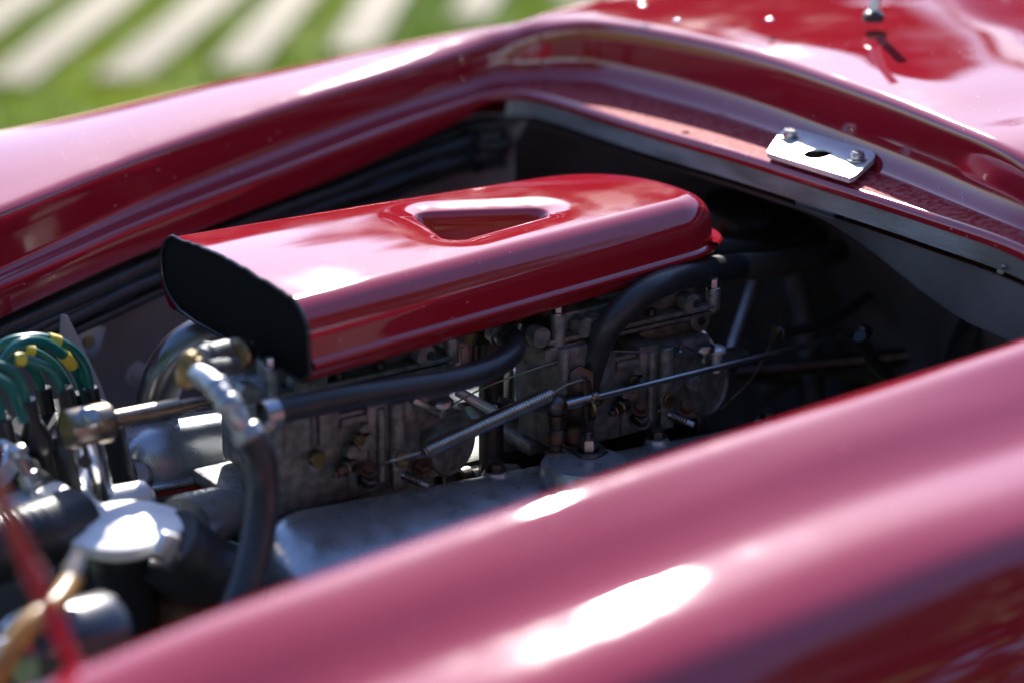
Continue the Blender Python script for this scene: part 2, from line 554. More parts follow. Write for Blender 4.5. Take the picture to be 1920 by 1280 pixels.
for i in range(NS):
    L, C = lipc[i], crec[i]
    t = (crec[min(i + 3, NS - 1)] - crec[max(i - 3, 0)])
    t.z = 0; t.normalize()
    nrm = Vector((t.y, -t.x, 0))
    if nrm.dot(C - L) < 0: nrm = -nrm
    # in far side the ring is traversed rearwards; outward normal is away from the bay
    wc = wgt(i, 50, 76) * (1 - wgt(i, 96, 122))
    wn_ = wgt(i, 100, 124)
    wf = 1 - wc - wn_ if i < 100 else 0
    if i >= 100: wf = 0; wc = 1 - wn_
    row = []
    inward = (L - C); inward.z = 0
    wid = inward.length
    inward.normalize()
    # flange below lip (returns into the bay), rounded
    wl_ = wgt(i, 26, 50) * (1 - wn_)
    fl_ = .030 * (1 - wl_) + .010 * wl_
    row.append(L + Vector((0, 0, -fl_)) - inward * .002)
    row.append(L + Vector((0, 0, -min(.012, fl_ * .6))) - inward * .000)
    row.append(L + Vector((0, 0, -.004)) - inward * .0008)
    row.append(L + Vector((0, 0, -.001)) - inward * .003)
    row.append(L + Vector((0, 0, .0)) - inward * .007)
    # ledge, concave fillet and steep wall
    foot = C + inward * .004; foot.z = L.z + .003
    wid2 = max(.006, wid - .010)
    h = C.z - foot.z
    Rf = min(.026, wid2 * .5, h * .6)
    ed = L - inward * .007
    st = foot + inward * Rf
    row.append(ed.lerp(st, .33)); row.append(ed.lerp(st, .67))
    for k_ in range(9):
        a = radians(90 * k_ / 8)
        row.append(foot + inward * (Rf * (1 - sin(a))) + Vector((0, 0, (1 - cos(a)) * Rf)))
    row.append(foot - inward * .0006 + Vector((0, 0, Rf + (h - Rf) * .5)))
    row.append(C + inward * .0026 + Vector((0, 0, -.0065)))
    row.append(C + inward * .0018 + Vector((0, 0, -.0026)))
    row.append(C + inward * .0006 + Vector((0, 0, -.0006)))
    row.append(C.copy())
    fpi = fprof(FAS[i])
    for k in range(len(near_prof)):
        u = fpi[k][0] * wf + cowl_prof[k][0] * wc + near_prof[k][0] * wn_
        z = fpi[k][1] * wf + cowl_prof[k][1] * wc + near_prof[k][1] * wn_
        q_ = C + nrm * u + Vector((0, 0, z))
        q_.z += .0022 * sstep(u / .05) * noise.noise(Vector((q_.x * 5.5, q_.y * 8, 3))) * 1.4
        row.append(q_)
    rowsL.append(row)
bm = grid(rowsL)
bmesh.ops.recalc_face_normals(bm, faces=bm.faces)
# orient upwards
if sum(f.normal.z * f.calc_area() for f in bm.faces) < 0:
    bmesh.ops.reverse_faces(bm, faces=bm.faces)
mrow = len(rowsL[0]) - 1
bm.faces.ensure_lookup_table()
for n_, f_ in enumerate(bm.faces):
    a_, b__ = divmod(n_, mrow)
    if 50 <= a_ <= 124 and 4 <= b__ <= 7: f_.material_index = 1
shell = obj('body_shell', bm, M_PAINT, body, 80)
shell.data.materials.append(M_LEDGE)

# bare aluminium edge under the cowl lip and round the bay
def under_strip(i0, i1, z0, z1, inset0, inset1):
    rws = []
    for i in range(i0, i1):
        L, C = lipc[i], crec[i]
        inward = (L - C); inward.z = 0; inward.normalize()
        rws.append([L + Vector((0, 0, z0)) + inward * inset0, L + Vector((0, 0, z1)) + inward * inset1,
                    L + Vector((0, 0, z1)) + inward * (inset1 + .0018), L + Vector((0, 0, z0)) + inward * (inset0 + .0018)])
    b = grid(rws, closed=True)
    bmesh.ops.recalc_face_normals(b, faces=b.faces)
    return b
obj('edge_flange', under_strip(53, 122, -.009, -.026, -.006, -.003), M_EDGE, body)
# rear bulkhead below the cowl, sloping away
rws = []
for i in range(44, 122, 2):
    L, C = lipc[i], crec[i]
    inward = (L - C); inward.z = 0; inward.normalize()
    sk = .036 + .045 * sstep((-.06 - L.y) / .22)
    ct = min(1, max(0, (i - 44) / 14))
    dp = .05 + .20 * ct
    rws.append([L + Vector((0, 0, -.030)) - inward * .001, L + Vector((0, 0, -.034)) - inward * .012, L + Vector((0, 0, -sk)) - inward * .016,
                L + Vector((0, 0, -sk - .004)) - inward * .020, L + Vector((0, 0, -sk - .010)) - inward * dp, L + Vector((0, 0, -.6)) - inward * (dp + .01)])
b_ = grid(rws); bmesh.ops.recalc_face_normals(b_, faces=b_.faces)
obj('rear_bulkhead', b_, M_BAY, body)
# far inner panel (grey sheet), hung below the far lip
rws = []
for i in range(0, 66, 2):
    L, C = lipc[i], crec[i]
    rws.append([Vector((L.x, L.y + .035, L.z - .03)), Vector((L.x, L.y + .06, L.z - .06)), Vector((L.x, L.y + .06, .3))])
b_ = grid(rws); bmesh.ops.recalc_face_normals(b_, faces=b_.faces)
inner = obj('inner_side_panel', b_, M_PANEL, body)
# near inner panel
rws = []
for i in range(118, NS, 2):
    L = lipc[i]
    rws.append([Vector((L.x, L.y - .005, L.z - .03)), Vector((L.x, L.y - .03, L.z - .1)), Vector((L.x, L.y - .03, .3))])
b_ = grid(rws); bmesh.ops.recalc_face_normals(b_, faces=b_.faces)
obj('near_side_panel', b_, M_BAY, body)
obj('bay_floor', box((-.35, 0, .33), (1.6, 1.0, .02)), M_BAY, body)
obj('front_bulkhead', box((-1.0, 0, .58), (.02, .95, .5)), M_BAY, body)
# underside body sides so that the car reads as a solid from other positions
far_o = [r[-1] for r in rowsL]
rws = [[p, Vector((p.x, p.y, .22))] for p in far_o]
b_ = grid(rws); bmesh.ops.recalc_face_normals(b_, faces=b_.faces)
obj('body_side', b_, M_PAINT, body)

# ---- latch plate on the cowl ledge
def ledge(px, py): return HS(px, py, lambda x, y: hl(x, y) + .0070)
A, B_, C_, D_ = ledge(1437, 288), ledge(1472, 238), ledge(1650, 290), ledge(1597, 338)
import itertools
def roundpoly(ps, r, k=5):
    out = []
    m = len(ps)
    for i in range(m):
        p0, p, p1 = Vector(ps[i - 1]), Vector(ps[i]), Vector(ps[(i + 1) % m])
        rr = r[i] if isinstance(r, (list, tuple)) else r
        a = p + (p0 - p).normalized() * rr
        b = p + (p1 - p).normalized() * rr
        for j in range(k + 1):
            t = j / k
            out.append(a * (1 - t) ** 2 + p * 2 * t * (1 - t) + b * t * t)
    return out
lp_poly = roundpoly([A, B_, C_, D_], [.004, .018, .018, .004])
hole_c = ledge(1533, 291)
bm = bmesh.new()
cen = hole_c + Vector((0, 0, .0012))
nv_ = (lp_poly[6] - lp_poly[0]).cross(lp_poly[12] - lp_poly[0]).normalized()
ua = (D_ - A).normalized(); va = nv_.cross(ua)
def hit(t):
    dd = ua * cos(t) + va * sin(t)
    best = None
    m_ = len(lp_poly)
    for k_ in range(m_):
        p0_, p1_ = lp_poly[k_], lp_poly[(k_ + 1) % m_]
        ax_, ay_ = (p0_ - hole_c).dot(ua), (p0_ - hole_c).dot(va)
        bx_, by_ = (p1_ - hole_c).dot(ua), (p1_ - hole_c).dot(va)
        ex, ey = bx_ - ax_, by_ - ay_
        den = cos(t) * ey - sin(t) * ex
        if abs(den) < 1e-12: continue
        rr__ = (ax_ * ey - ay_ * ex) / den
        sg_ = (ax_ * sin(t) - ay_ * cos(t)) / den
        if rr__ > 0 and -1e-9 <= sg_ <= 1 + 1e-9: best = rr__ if best is None else min(best, rr__)
    return hole_c + dd * (best or .02)
NH = 72
lp_poly = [hit(2 * pi * k_ / NH) for k_ in range(NH)]
dirs = [(ua * cos(2 * pi * k_ / NH) + va * sin(2 * pi * k_ / NH)) for k_ in range(NH)]
outer = [bm.verts.new(p + Vector((0, 0, .0012))) for p in lp_poly]
nh = NH
inn = [bm.verts.new(cen + d_ * .0125) for d_ in dirs]
inn2 = [bm.verts.new(cen + d_ * .0122 - Vector((0, 0, .0016))) for d_ in dirs]
outb = [bm.verts.new(p + Vector((0, 0, -.0035))) for p in lp_poly]
for i in range(nh):
    j = (i + 1) % nh
    bm.faces.new((outer[i], outer[j], inn[j], inn[i]))
    bm.faces.new((inn[i], inn[j], inn2[j], inn2[i]))
    bm.faces.new((outer[i], outb[i], outb[j], outer[j]))
bmesh.ops.recalc_face_normals(bm, faces=bm.faces)
lp = obj('latch_plate', bm, M_PLATE, body, 30)
obj('hole_shade_disc', lathe(hole_c + Vector((0, 0, -.0001)), (0, 0, 1), [(.0124, 0), (.0124, .0006)], 24), mat('hole_shade_black', (.004, .003, .003), 1.0, spec=.0), lp)  # flat black disc painted in for the shade inside the hole
for p in ((1480, 262), (1607, 304)):
    q = ledge(*p) + Vector((0, 0, .0015))
    s = obj('screw', slotscrew(q, (.05, -.05, 1), .0062, .0075), M_SCREW, lp)
    w_ = obj('washer', lathe(q - Vector((0, 0, .0003)), (0, 0, 1), [(.0085, 0), (.0085, .0012)], 24), M_STEEL, lp)
# rivets and stone chips on the deck
deckz = lambda x, y: hc(x, y) + .012
for p in ((1205, 10), (1270, 38), (1443, 36)):
    q = HS(*p, lambda x, y: hc(x, y) + .016)
    obj('rivet', lathe(q - Vector((0, 0, .001)), (0, 0, 1), [(.0042, 0), (.0038, .001), (.0024, .0018), (.0003, .0021)], 16), M_CHROME, body)
# windscreen and its stay at the back of the deck
ws = thing('windscreen', 'low clear windscreen in a dark frame at the back of the red deck', 'windscreen', (.7, 0, .95))
pts = [Vector((.70 + .9 * (y - .05) ** 2, y, 1.0)) for y in np.linspace(-.45, .5, 24)]
rws = [[p, p + Vector((.06, 0, .10)), p + Vector((.14, 0, .2))] for p in pts]
b_ = grid(rws)
o = obj('pane', b_, M_GLASS, ws)
so = o.modifiers.new('Solidify', 'SOLIDIFY'); so.thickness = .004
obj('base_strip', tube([p + Vector((-.004, 0, -.002)) for p in pts], .010, 8, 1), M_RUBBER, ws)
obj('top_frame', tube([p + Vector((.14, 0, .2)) for p in pts], .006, 8, 1), M_DSTEEL, ws)
sq = HS(1638, 32, lambda x, y: hc(x, y) + .012)
st = thing('stay_bracket', 'small pale metal stay with a black foot standing on the red deck', 'bracket', sq)
obj('post', rod(sq + Vector((0, 0, .004)), sq + Vector((.01, 0, .06)), .005), M_PLATE, st)
obj('foot', lathe(sq, (0, 0, 1), [(.010, -.004), (.010, .003), (.006, .006)], 16), M_RUBBER, st)

# ================================================================== AIR BOX
ab = thing('air_box', 'glossy red air box with a scooped top and a black mesh mouth over the carburettors', 'air box', (-.03, .03, .83))
topz = lambda x, y: .8975 + .009 * max(0, 1 - ((y - .03) / .14) ** 2)
XF, XR = -.248, .196
def half(x):
    t = (x - XF) / (XR - XF)
    yn = -.096 + .050 * min(1, t / .95) + 0
    yf = .146 - .028 * t ** 1.5 - .0
    # tail round-off
    e = max(0, (x - (XR - .10)) / .10)
    k = (1 - e ** 2.4) ** (1 / 2.4) if e < 1 else 0
    k2 = (1 - min(1, max(0, (x - (XR - .045)) / .045)) ** 2.2) ** (1 / 2.2) if x < XR else 0
    yc = -.005
    yf2 = yc + (yf - yc) * k
    yn2 = yc + (yn - yc) * k2
    return yn2, yf2
NU, NV = 270, 180
us = [XF + (XR - XF) * (1 - (1 - i / (NU - 1)) ** 1.7) for i in range(NU)]
out_near, out_far = [], []
for x in us:
    a, b = half(x)
    out_near.append((x, a)); out_far.append((x, b))
outl = np.array(out_near + out_far[::-1])
seg_d = np.vstack([np.linspace(outl[i], outl[i + 1], 8, endpoint=False) for i in range(len(outl) - 1)])
SH = .026
# scoop recess : rounded triangle
tri = [Vector((-.050, .088)), Vector((-.060, -.001)), Vector((.082, .022))]
tri = [Vector((-.046, .098)), Vector((-.056, .010)), Vector((.088, .036))]
tri = [HS(762, 392, topz).xy, HS(838, 446, topz).xy, HS(1044, 386, topz).xy]
def sd_tri(p, ps, r):
    # signed distance to rounded triangle (negative inside)
    c = sum((Vector(q) for q in ps), Vector((0, 0))) / 3
    ins = [Vector(q) + (c - Vector(q)).normalized() * r * 1.5 for q in ps]
    d = 1e9; inside = True
    area = 0
    for i in range(3):
        a, b = ins[i], ins[(i + 1) % 3]
        area += a.x * b.y - b.x * a.y
    sg = 1 if area > 0 else -1
    for i in range(3):
        a, b = ins[i], ins[(i + 1) % 3]
        e = b - a; w2 = p - a
        t = max(0, min(1, w2.dot(e) / e.dot(e)))
        d = min(d, (w2 - e * t).length)
        if sg * (e.x * w2.y - e.y * w2.x) < 0: inside = False
    return (-d if inside else d) - r
rows = []
for x in us:
    a, b = half(x)
    row = []
    for j in range(NV):
        s = j / (NV - 1)
        s = s * .55 + .45 * (.5 - .5 * cos(pi * s))
        y = a + (b - a) * s
        row.append((x, y))
    rows.append(row)
P = []
for row in rows:
    pr = []
    for (x, y) in row:
        d = float(np.min(np.hypot(seg_d[:, 0] - x, seg_d[:, 1] - y)))
        z = topz(x, y)
        if d < SH:
            z -= SH * (1 - math.sqrt(max(0, 1 - (1 - d / SH) ** 2)))
        q = sd_tri(Vector((x, y)), tri, .016)
        # smooth lip then steep drop
        if q < .030:
            t = (.030 - q) / .030
            if q > 0: z -= .004 * t * t
            else:
                t2 = min(1, -q / .019)
                z -= .004 + .034 * (t2 * t2 * (3 - 2 * t2)) + .1 * -q
        pr.append(Vector((x, y, z)))
    P.append(pr)
bm = grid(P)
# outer wall rings
ring_i = [(0, j) for j in range(0)]
edge = [P[i][0] for i in range(NU)] + [P[i][-1] for i in range(NU - 2, -1, -1)]
cx, cy = -.03, .03
def wall_rows(edge, specs):
    out = []
    m = len(edge)
    for i, p in enumerate(edge):
        t = edge[min(i + 2, m - 1)] - edge[max(i - 2, 0)]; t.z = 0
        t.normalize()
        nrm = Vector((t.y, -t.x, 0))
        out.append([Vector((p.x, p.y, 0)) + nrm * o_ + Vector((0, 0, (p.z if zz is None else zz + .012 * (p.x - cx)))) for (o_, zz) in specs])
    return out
W = wall_rows(edge, [(0, None), (.0005, .868), (.001, .863), (.0045, .8615), (.0058, .859), (.0045, .8565), (.0005, .855), (-.001, .852), (-.004, .846), (-.009, .842), (-.016, .841)])
bw = grid(W)
bm = merge(bm, bw)
bmesh.ops.remove_doubles(bm, verts=bm.verts, dist=.00005)
bmesh.ops.recalc_face_normals(bm, faces=bm.faces)
sh_ = obj('shell', bm, M_PAINT2, ab, 60)
# base underside
und = [w[-1] for w in W]
b_ = bmesh.new(); b_.faces.new([b_.verts.new(p) for p in und])
obj('base_plate', b_, M_CAST, ab)
# tail flange
m = len(edge); 
fl = wall_rows(edge, [(.0, .8655), (.008, .8655), (.0095, .8640), (.009, .8625), (.0, .8625)])
i0, i1 = int(m * .42), int(m * .58)
b_ = grid(fl[i0:i1]); bmesh.ops.recalc_face_normals(b_, faces=b_.faces)
obj('tail_flange', b_, M_PAINT2, ab)
# mouth : section at the front, filled with gauze
a, b = half(XF)
sec = []
top_row = P[0]
zb = .840
mouth = [p.copy() for p in top_row]
for k in range(0, 9):
    t = k / 8
    an_ = t * pi / 2
    mouth.append(Vector((XF, b - .055 * (1 - cos(an_)) ** 1.2, .873 - (.873 - zb) * sin(an_))))
mouth.append(Vector((XF, a + .012, zb)))
mouth.append(Vector((XF, a + .002, zb + .008)))
mouth.append(Vector((XF, a - .001, .85)))
cenm = Vector((XF - .004, (a + b) / 2, .866))
rws = []
for t in (0, .25, .5, .75, .92, 1.0):
    rws.append([cenm.lerp(p + Vector((.001 * 0 - .006 * (1 - t * t) + .0006 * noise.noise(p * 300), 0, 0)), max(t, .001)) for p in mouth])
b_ = grid(rws, closed=True); bmesh.ops.recalc_face_normals(b_, faces=b_.faces)
obj('mesh_mouth', b_, M_MESH, ab)
obj('mouth_trim', tube([p + Vector((-.001, 0, 0)) + Vector((0, noise.noise(p * 90), noise.noise(p * 90 + Vector((5, 5, 5))))) * .0015 for p in mouth + [mouth[0]]], .0016, 6, 1), M_BLACKPL, ab)

# ================================================================== ENGINE CORE
blk = thing('engine_block', 'dark engine block and intake manifold between the valve covers', 'engine', (0, .03, .4))
obj('manifold', merge(box((-.02, .03, .62), (.50, .14, .12), .012), box((-.02, .03, .69), (.46, .07, .03), .008)), M_DARK, blk)
obj('block', box((-.02, .03, .47), (.58, .46, .28), .02), M_DARK, blk)
obj('front_case', box((-.31, .03, .52), (.06, .26, .22), .02), M_DARK, blk)
obj('gearbox_case', box((.3, .03, .5), (.2, .25, .2), .04), M_DARK, blk)

def cover(sgn, x0, x1, yc, dz, label, gasket=True):
    sec = [(.075, -.085), (.078, -.04), (.068, -.012), (.048, .0), (.0, -.012), (-.055, -.042), (-.082, -.072), (-.09, -.11), (-.092, -.16)]
    t = thing('valve_cover', label, 'valve cover', ((x0 + x1) / 2, yc, .6 + dz), 'valve covers on the two banks')
    sp = crom([Vector((0, a * sgn, b)) for a, b in sec], 4)
    cz = -.09
    rws = []
    N = 44
    for i in range(N + 1):
        tt = i / N
        s = .5 - .5 * cos(pi * tt)
        x = x0 + (x1 - x0) * s
        e = min(x - x0, x1 - x)
        k = 1 if e > .045 else .70 + .30 * math.sqrt(max(0, 1 - (1 - e / .045) ** 2))
        rws.append([Vector((x, yc + p.y * (k if p.y * sgn > 0 else k), .715 + dz - .06 * (x + .02) + cz + (p.z - cz) * (k if p.z > cz else 1) - .012 * (1 - k) / .3)) for p in sp])
    b_ = grid(rws)
    b_.faces.new([v_ for v_ in [b_.verts[i] for i in range(0)]]) if False else None
    # end walls
    for rr in (rws[0], rws[-1]):
        b_.faces.new([b_.verts.new(p) for p in rr])
    bmesh.ops.remove_doubles(b_, verts=b_.verts, dist=.0001)
    bmesh.ops.recalc_face_normals(b_, faces=b_.faces)
    obj('cover', b_, M_COVER, t, 50)
    return t
vcn = cover(1, -.292, .265, -.130, .004, 'near grey alloy valve cover, partly hidden by the foreground fender')
vcf = cover(-1, -.312, .25, .168, .016, 'far grey alloy valve cover with a red gasket, seen below the air box mouth')
# gaskets, as rails along the inner edge
obj('gasket', box((-.03, .088, .686), (.55, .012, .0035), ry=.06), M_GASKET, vcf)
obj('rail', box((-.03, .090, .6905), (.555, .016, .005), .002, ry=.06), M_COVER, vcf)
obj('head_edge', box((-.03, .092, .655), (.54, .012, .058), .003, ry=.06), M_CAST, vcf)
obj('gasket', box((-.02, -.055, .632), (.57, .012, .004)), M_GASKET, vcn)
# bosses and bolts on near cover inner shoulder
for (px, py) in ((930, 873), (1232, 812), (1440, 776)):
    q = Z(px, py, .726 - .06 * (.002 * (px - 1000) * .25))
    obj('boss', lathe(q - Vector((0, 0, .03)), (0, 0, 1), [(.015, 0), (.0120, .022), (.0095, .026)], 20), M_COVER, vcn)
    obj('bolt', hexbolt(q - Vector((0, 0, .003)), (-.1, -.25, 1), .0068, .0075), M_DSTEEL, vcn)
# oil filler boss with plate
q = Z(1095, 862, .733)
obj('filler_boss', lathe(q - Vector((0, 0, .045)), (0, 0, 1), [(.042, 0), (.0365, .012), (.0355, .041), (.0335, .044), (.001, .0445)], 40), M_COVER, vcn)
BOSS = q

# pivot bracket on the boss
pb = thing('linkage_bracket', 'dark steel plate bolted to the round boss on the near valve cover', 'bracket', BOSS)
zt = BOSS.z - .0012
pl = [Z(1022, 816, zt), Z(1090, 862, zt), Z(1118, 862, zt), Z(1140, 850, zt), Z(1125, 835, zt), Z(1075, 800, zt), Z(1045, 797, zt)]
obj('plate', plate(pl, (0, 0, .003), .0006), M_DSTEEL, pb)
q = Z(1103, 843, zt + .003)
obj('nut', hexbolt(q, (0, 0, 1), .0072, .010), M_STEEL, pb)
obj('stud', rod(q, q + Vector((0, 0, .016)), .0035), M_DSTEEL, pb)
q2 = Z(1077, 828, zt + .003)
obj('bolt', hexbolt(q2, (0, 0, 1), .006, .012), M_RUST, pb)
up0, up1 = Z(1098, 815, zt + .003), Z(1098, 815, zt + .003) + Vector((0, 0, .055))
obj('upright', plate([up0 + Vector((.006, -.004, 0)), up0 + Vector((-.014, .01, 0)), up1 + Vector((-.011, .008, 0)), up1 + Vector((-.004, .003, .006)), up1 + Vector((.005, -.003, 0))], (.002, .003, 0), .0006), M_DSTEEL, pb)

# ball joint lever
bj = thing('ball_joint', 'dark ball joint link standing between the spring and the throttle rod', 'ball joint', Y(1045, 830, -.088))
q = Y(1043, 763, -.085)
obj('ball', lathe(q - Vector((0, 0, .0082)), (0, 0, 1), [(.001, 0)] + [(.0094 * sin(radians(a)), .0094 - .0094 * cos(radians(a))) for a in range(15, 180, 15)] + [(.001, .0188)], 24), M_DSTEEL, bj)
obj('shank', lathe(q - Vector((0, 0, .052)), (0, 0, 1), [(.0075, 0), (.0075, .01), (.0048, .012), (.0048, .02), (.008, .022), (.008, .03), (.0055, .033), (.0075, .040), (.0072, .046)], 20), M_DSTEEL, bj)
obj('jam_nut', lathe(q - Vector((0, 0, .046)), (.1, .1, 1), [(.0095, 0), (.0095, .008)], sides=6), M_RUST, bj)
obj('lever_arm', tube([q, Y(1000, 765, -.070), Y(935, 748, -.058)], .003, 8), M_DSTEEL, bj)

# throttle cross rod
tr = thing('throttle_rod', 'long slim bright throttle rod running rearwards across the carburettors', 'rod', Y(1350, 690, -.08))
a, b = Y(1108, 746, -.08), Y(1622, 621, -.08)
obj('rod', rod(a, b, .0029, 16), M_STEEL, tr)
obj('sleeve', rod(Y(1052, 761, -.08), Y(1112, 745, -.08), .0048), M_STEEL, tr)
obj('collar', rod(Y(1106, 748, -.08), Y(1118, 744, -.08), .0065), M_BRONZE, tr)
obj('washer', rod(Y(1101, 765, -.08), Y(1107, 763, -.08), .0115), M_BRASS, tr)
obj('end_eye', lathe(b - Vector((0, .004, .0)), (0, 1, 0), [(.0055, 0), (.0055, .007)], 16), M_DSTEEL, tr)
obj('stop_plate', plate([Y(1094, 712, -.082), Y(1108, 712, -.082), Y(1112, 745, -.082), Y(1108, 800, -.082), Y(1098, 800, -.082)], (.0, .002, 0), .0004), M_DSTEEL, tr)

# return spring
sp = thing('return_spring', 'tightly coiled steel return spring slanting in front of the front carburettor', 'spring', Y(910, 795, -.085))
a, b = Y(790, 848, -.088), Y(1036, 737, -.085)
ax = (b - a); Ls = ax.length; u, v, d = frame(ax)
turns = 52; pts = []
for i in range(turns * 10 + 1):
    t = i / (turns * 10)
    an_ = 2 * pi * turns * t
    rr = .0056 * min(1, .45 + t * 14, .45 + (1 - t) * 14)
    pts.append(a + d * (Ls * t) + (u * cos(an_) + v * sin(an_)) * rr)
obj('coil', tube(pts, .00115, 6, 1), M_STEEL, sp)
obj('hook', tube([a + d * .002, Y(750, 858, -.088), Y(715, 870, -.075), Y(705, 882, -.070)], .0012, 6), M_STEEL, sp)
obj('hook', tube([b, Y(1060, 722, -.084), Y(1090, 712, -.082), Y(1100, 712, -.08)], .0012, 6), M_STEEL, sp)

# ================================================================== CARBURETTORS
def carb(label):
    YC = -.055
    c0 = Y(655, 900, YC)
    t = thing('carburettor', label, 'carburettor', (c0.x, .02, .705), 'carburettors under the air box')
    f = lambda px, py, dy=0: Y(px, py, YC + dy)
    xl, xr = f(470, 800).x, f(850, 800).x
    xm = (xl + xr) / 2
    def bx(px0, py0, px1, py1, dy0, dep, bev=.003):
        a_, b2 = f((px0 + px1) / 2, (py0 + py1) / 2, dy0), None
        w_ = abs(f(px1, (py0 + py1) / 2, dy0).x - f(px0, (py0 + py1) / 2, dy0).x)
        h_ = abs(f((px0 + px1) / 2, py0, dy0).z - f((px0 + px1) / 2, py1, dy0).z)
        return box((a_.x, a_.y + dep / 2, a_.z), (w_, dep, h_), bev)
    # main casting
    parts = [box(((f(515, 800).x + xr) / 2, YC + .032, .757), (xr - f(515, 800).x, .062, .075), .005), box((xm + .01, .02, .752), (.12, .12, .06), .006),
             bx(515, 755, 590, 860, -.008, .05), bx(585, 765, 640, 845, -.004, .05), bx(690, 750, 735, 900, -.004, .05),
             bx(480, 760, 516, 800, -.002, .05), bx(600, 775, 630, 835, -.009, .02, .002),
             bx(640, 780, 700, 800, -.003, .02), bx(655, 840, 735, 925, -.002, .04),
             bx(735, 770, 790, 800, .0, .03)]
    # vertical ribs
    for px, py0, py1, r in ((745, 752, 870, .0065), (523, 765, 850, .0045), (575, 770, 840, .004), (715, 765, 900, .0035)):
        parts.append(rod(f(px, py1, -.006), f(px, py0, -.006), r, 12))
    # lugs round the plug and eyelets
    for px, py, r in ((670, 818, .0085), (670, 797, .0055), (645, 838, .0055)):
        parts.append(lathe(f(px, py, .004), (0, -1, 0), [(r, 0), (r, .012), (r * .9, .0135)], 20))
    # round accelerator pump body at the rear end
    parts.append(lathe(f(822, 822, .02), (.25, -1, 0), [(.028, 0), (.028, .014), (.026, .017), (.0235, .0175), (.0225, .015), (.001, .0155)], 36))
    parts.append(box((xm, .03, .713), (xr - xl - .03, .10, .012), .003))
    obj('casting', merge(*parts), M_CAST, t, 35)
    # bowl cover flange
    za = f(655, 712).z
    cv = [box((xm + .006, YC + .036, za), (xr - xl - .004, .078, .0045), .0015), box((xm + .006, YC + .036, za - .0062), (xr - xl - .008, .074, .0035), .001),
          box((xm + .010, YC + .042, za + .010), (xr - xl - .04, .064, .018), .005), box((xm + .03, YC + .05, za + .02), (.09, .06, .010), .003)]
    for px, py in ((568, 718), (596, 716), (800, 683), (470, 722)):
        p = f(px, py, -.006)
        cv.append(lathe(Vector((p.x, YC - .006, za + .008)), (0, 1, 0), [(.0085, 0), (.0085, .012)], 20))
    obj('bowl_cover', merge(*cv), M_CAST, t, 35)
    for px in (560, 640, 720, 790):
        p = f(px, 700, -.001)
        obj('cover_screw', slotscrew((p.x, YC + .004, za + .002), (0, 0, 1), .0045, .006), M_DSTEEL, t)
    obj('eyelet', lathe(Vector((f(800, 683).x, YC - .0065, za + .008)), (0, -1, 0), [(.0038, 0), (.0036, .001)], 16), M_RUBBER, t)
    # posts with heads
    for px, top in ((510, .026), (850, .018)):
        p = f(px, 700)
        obj('post', lathe((p.x, YC + .002, za - .004), (0, 0, 1), [(.006, 0), (.006, top), (.005, top + .002)], 16), M_CAST, t)
        obj('post_bolt', hexbolt((p.x, YC + .002, za - .002 + top), (0, 0, 1), .0045, .008), M_STEEL, t)
    # air horn up to the box
    obj('air_horn', merge(lathe((xm - .025, .03, za + .01), (0, 0, 1), [(.028, 0), (.028, .84 - za - .011)], 28), lathe((xm + .035, .03, za + .01), (0, 0, 1), [(.034, 0), (.034, .84 - za - .011)], 28)), M_CAST, t)
    # brass plugs and screws
    p = f(670, 822, -.010)
    obj('brass_plug', lathe(p, (0, -1, -.05), [(.0060, 0), (.0060, .004), (.0052, .0052)], sides=6), M_BRASS, t)
    p = f(591, 857, -.008)
    obj('drain_plug', lathe(p, (0, -1, 0), [(.0066, 0), (.0066, .005), (.0058, .006)], 16), M_BRASS, t)
    p = f(660, 868, -.002)
    obj('mixture_nozzle', merge(rod(p, p + Vector((-.012, -.007, 0)), .0065), rod(p + Vector((-.012, -.007, 0)), p + Vector((-.020, -.011, 0)), .0048, 6), rod(p + Vector((-.020, -.011, 0)), p + Vector((-.025, -.014, 0)), .0026)), M_BRONZE, t)
    p = f(803, 822, .0)
    obj('pump_plug', lathe(p, (0, -1, 0), [(.0075, 0), (.0075, .006), (.006, .008), (.001, .0085)], 18), M_CAST, t)
    p = f(752, 858, -.012)
    obj('idle_bracket', merge(lathe(p + Vector((0, .003, 0)), (0, -1, 0), [(.0085, 0), (.0085, .003)], 20), box(p + Vector((0, .0015, -.014)), (.014, .003, .026), .001)), M_CAST, t)
    obj('slotted_screw', slotscrew(p, (0, -1, 0), .0062, .004), M_BRASS, t)
    # idle screw with spring
    p = f(758, 890, -.012); q3 = p + Vector((.008, -.012, -.004))
    pts = []
    u, v, d = frame(q3 - p)
    for i in range(61):
        an_ = 2 * pi * 6 * i / 60
        pts.append(p.lerp(q3, i / 60) + (u * cos(an_) + v * sin(an_)) * .0032)
    obj('idle_spring', tube(pts, .0009, 6, 1), M_DSTEEL, t)
    obj('idle_screw', rod(p + Vector((-.006, .009, .003)), q3 + Vector((.004, -.006, -.002)), .0028), M_STEEL, t)
    # mounting bolts
    for px, py, mt, s in ((691, 902, M_DSTEEL, .0070), (690, 878, M_RUST, .0060), (790, 876, M_RUST, .0065)):
        p = f(px, py, -.014)
        obj('mounting_bolt', hexbolt(p, (-.1, -.55, .85), s, s * .9), mt, t)
    # pump lever
    p = f(800, 762, -.006)
    obj('pump_lever', merge(box(p, (.03, .003, .005), .001, ry=.55), lathe(p + Vector((-.022, 0, .004)), (0, -1, 0), [(.006, 0), (.006, .004)], 16)), M_STEEL, t)
    p = f(829, 758, -.004)
    obj('link_bolt', lathe(p - Vector((0, 0, .010)), (0, 0, 1), [(.005, 0), (.005, .009), (.0095, .0095), (.0095, .013), (.008, .015)], 16), M_STEEL, t)
    # hex union at the rear
    p = f(862, 780, .02)
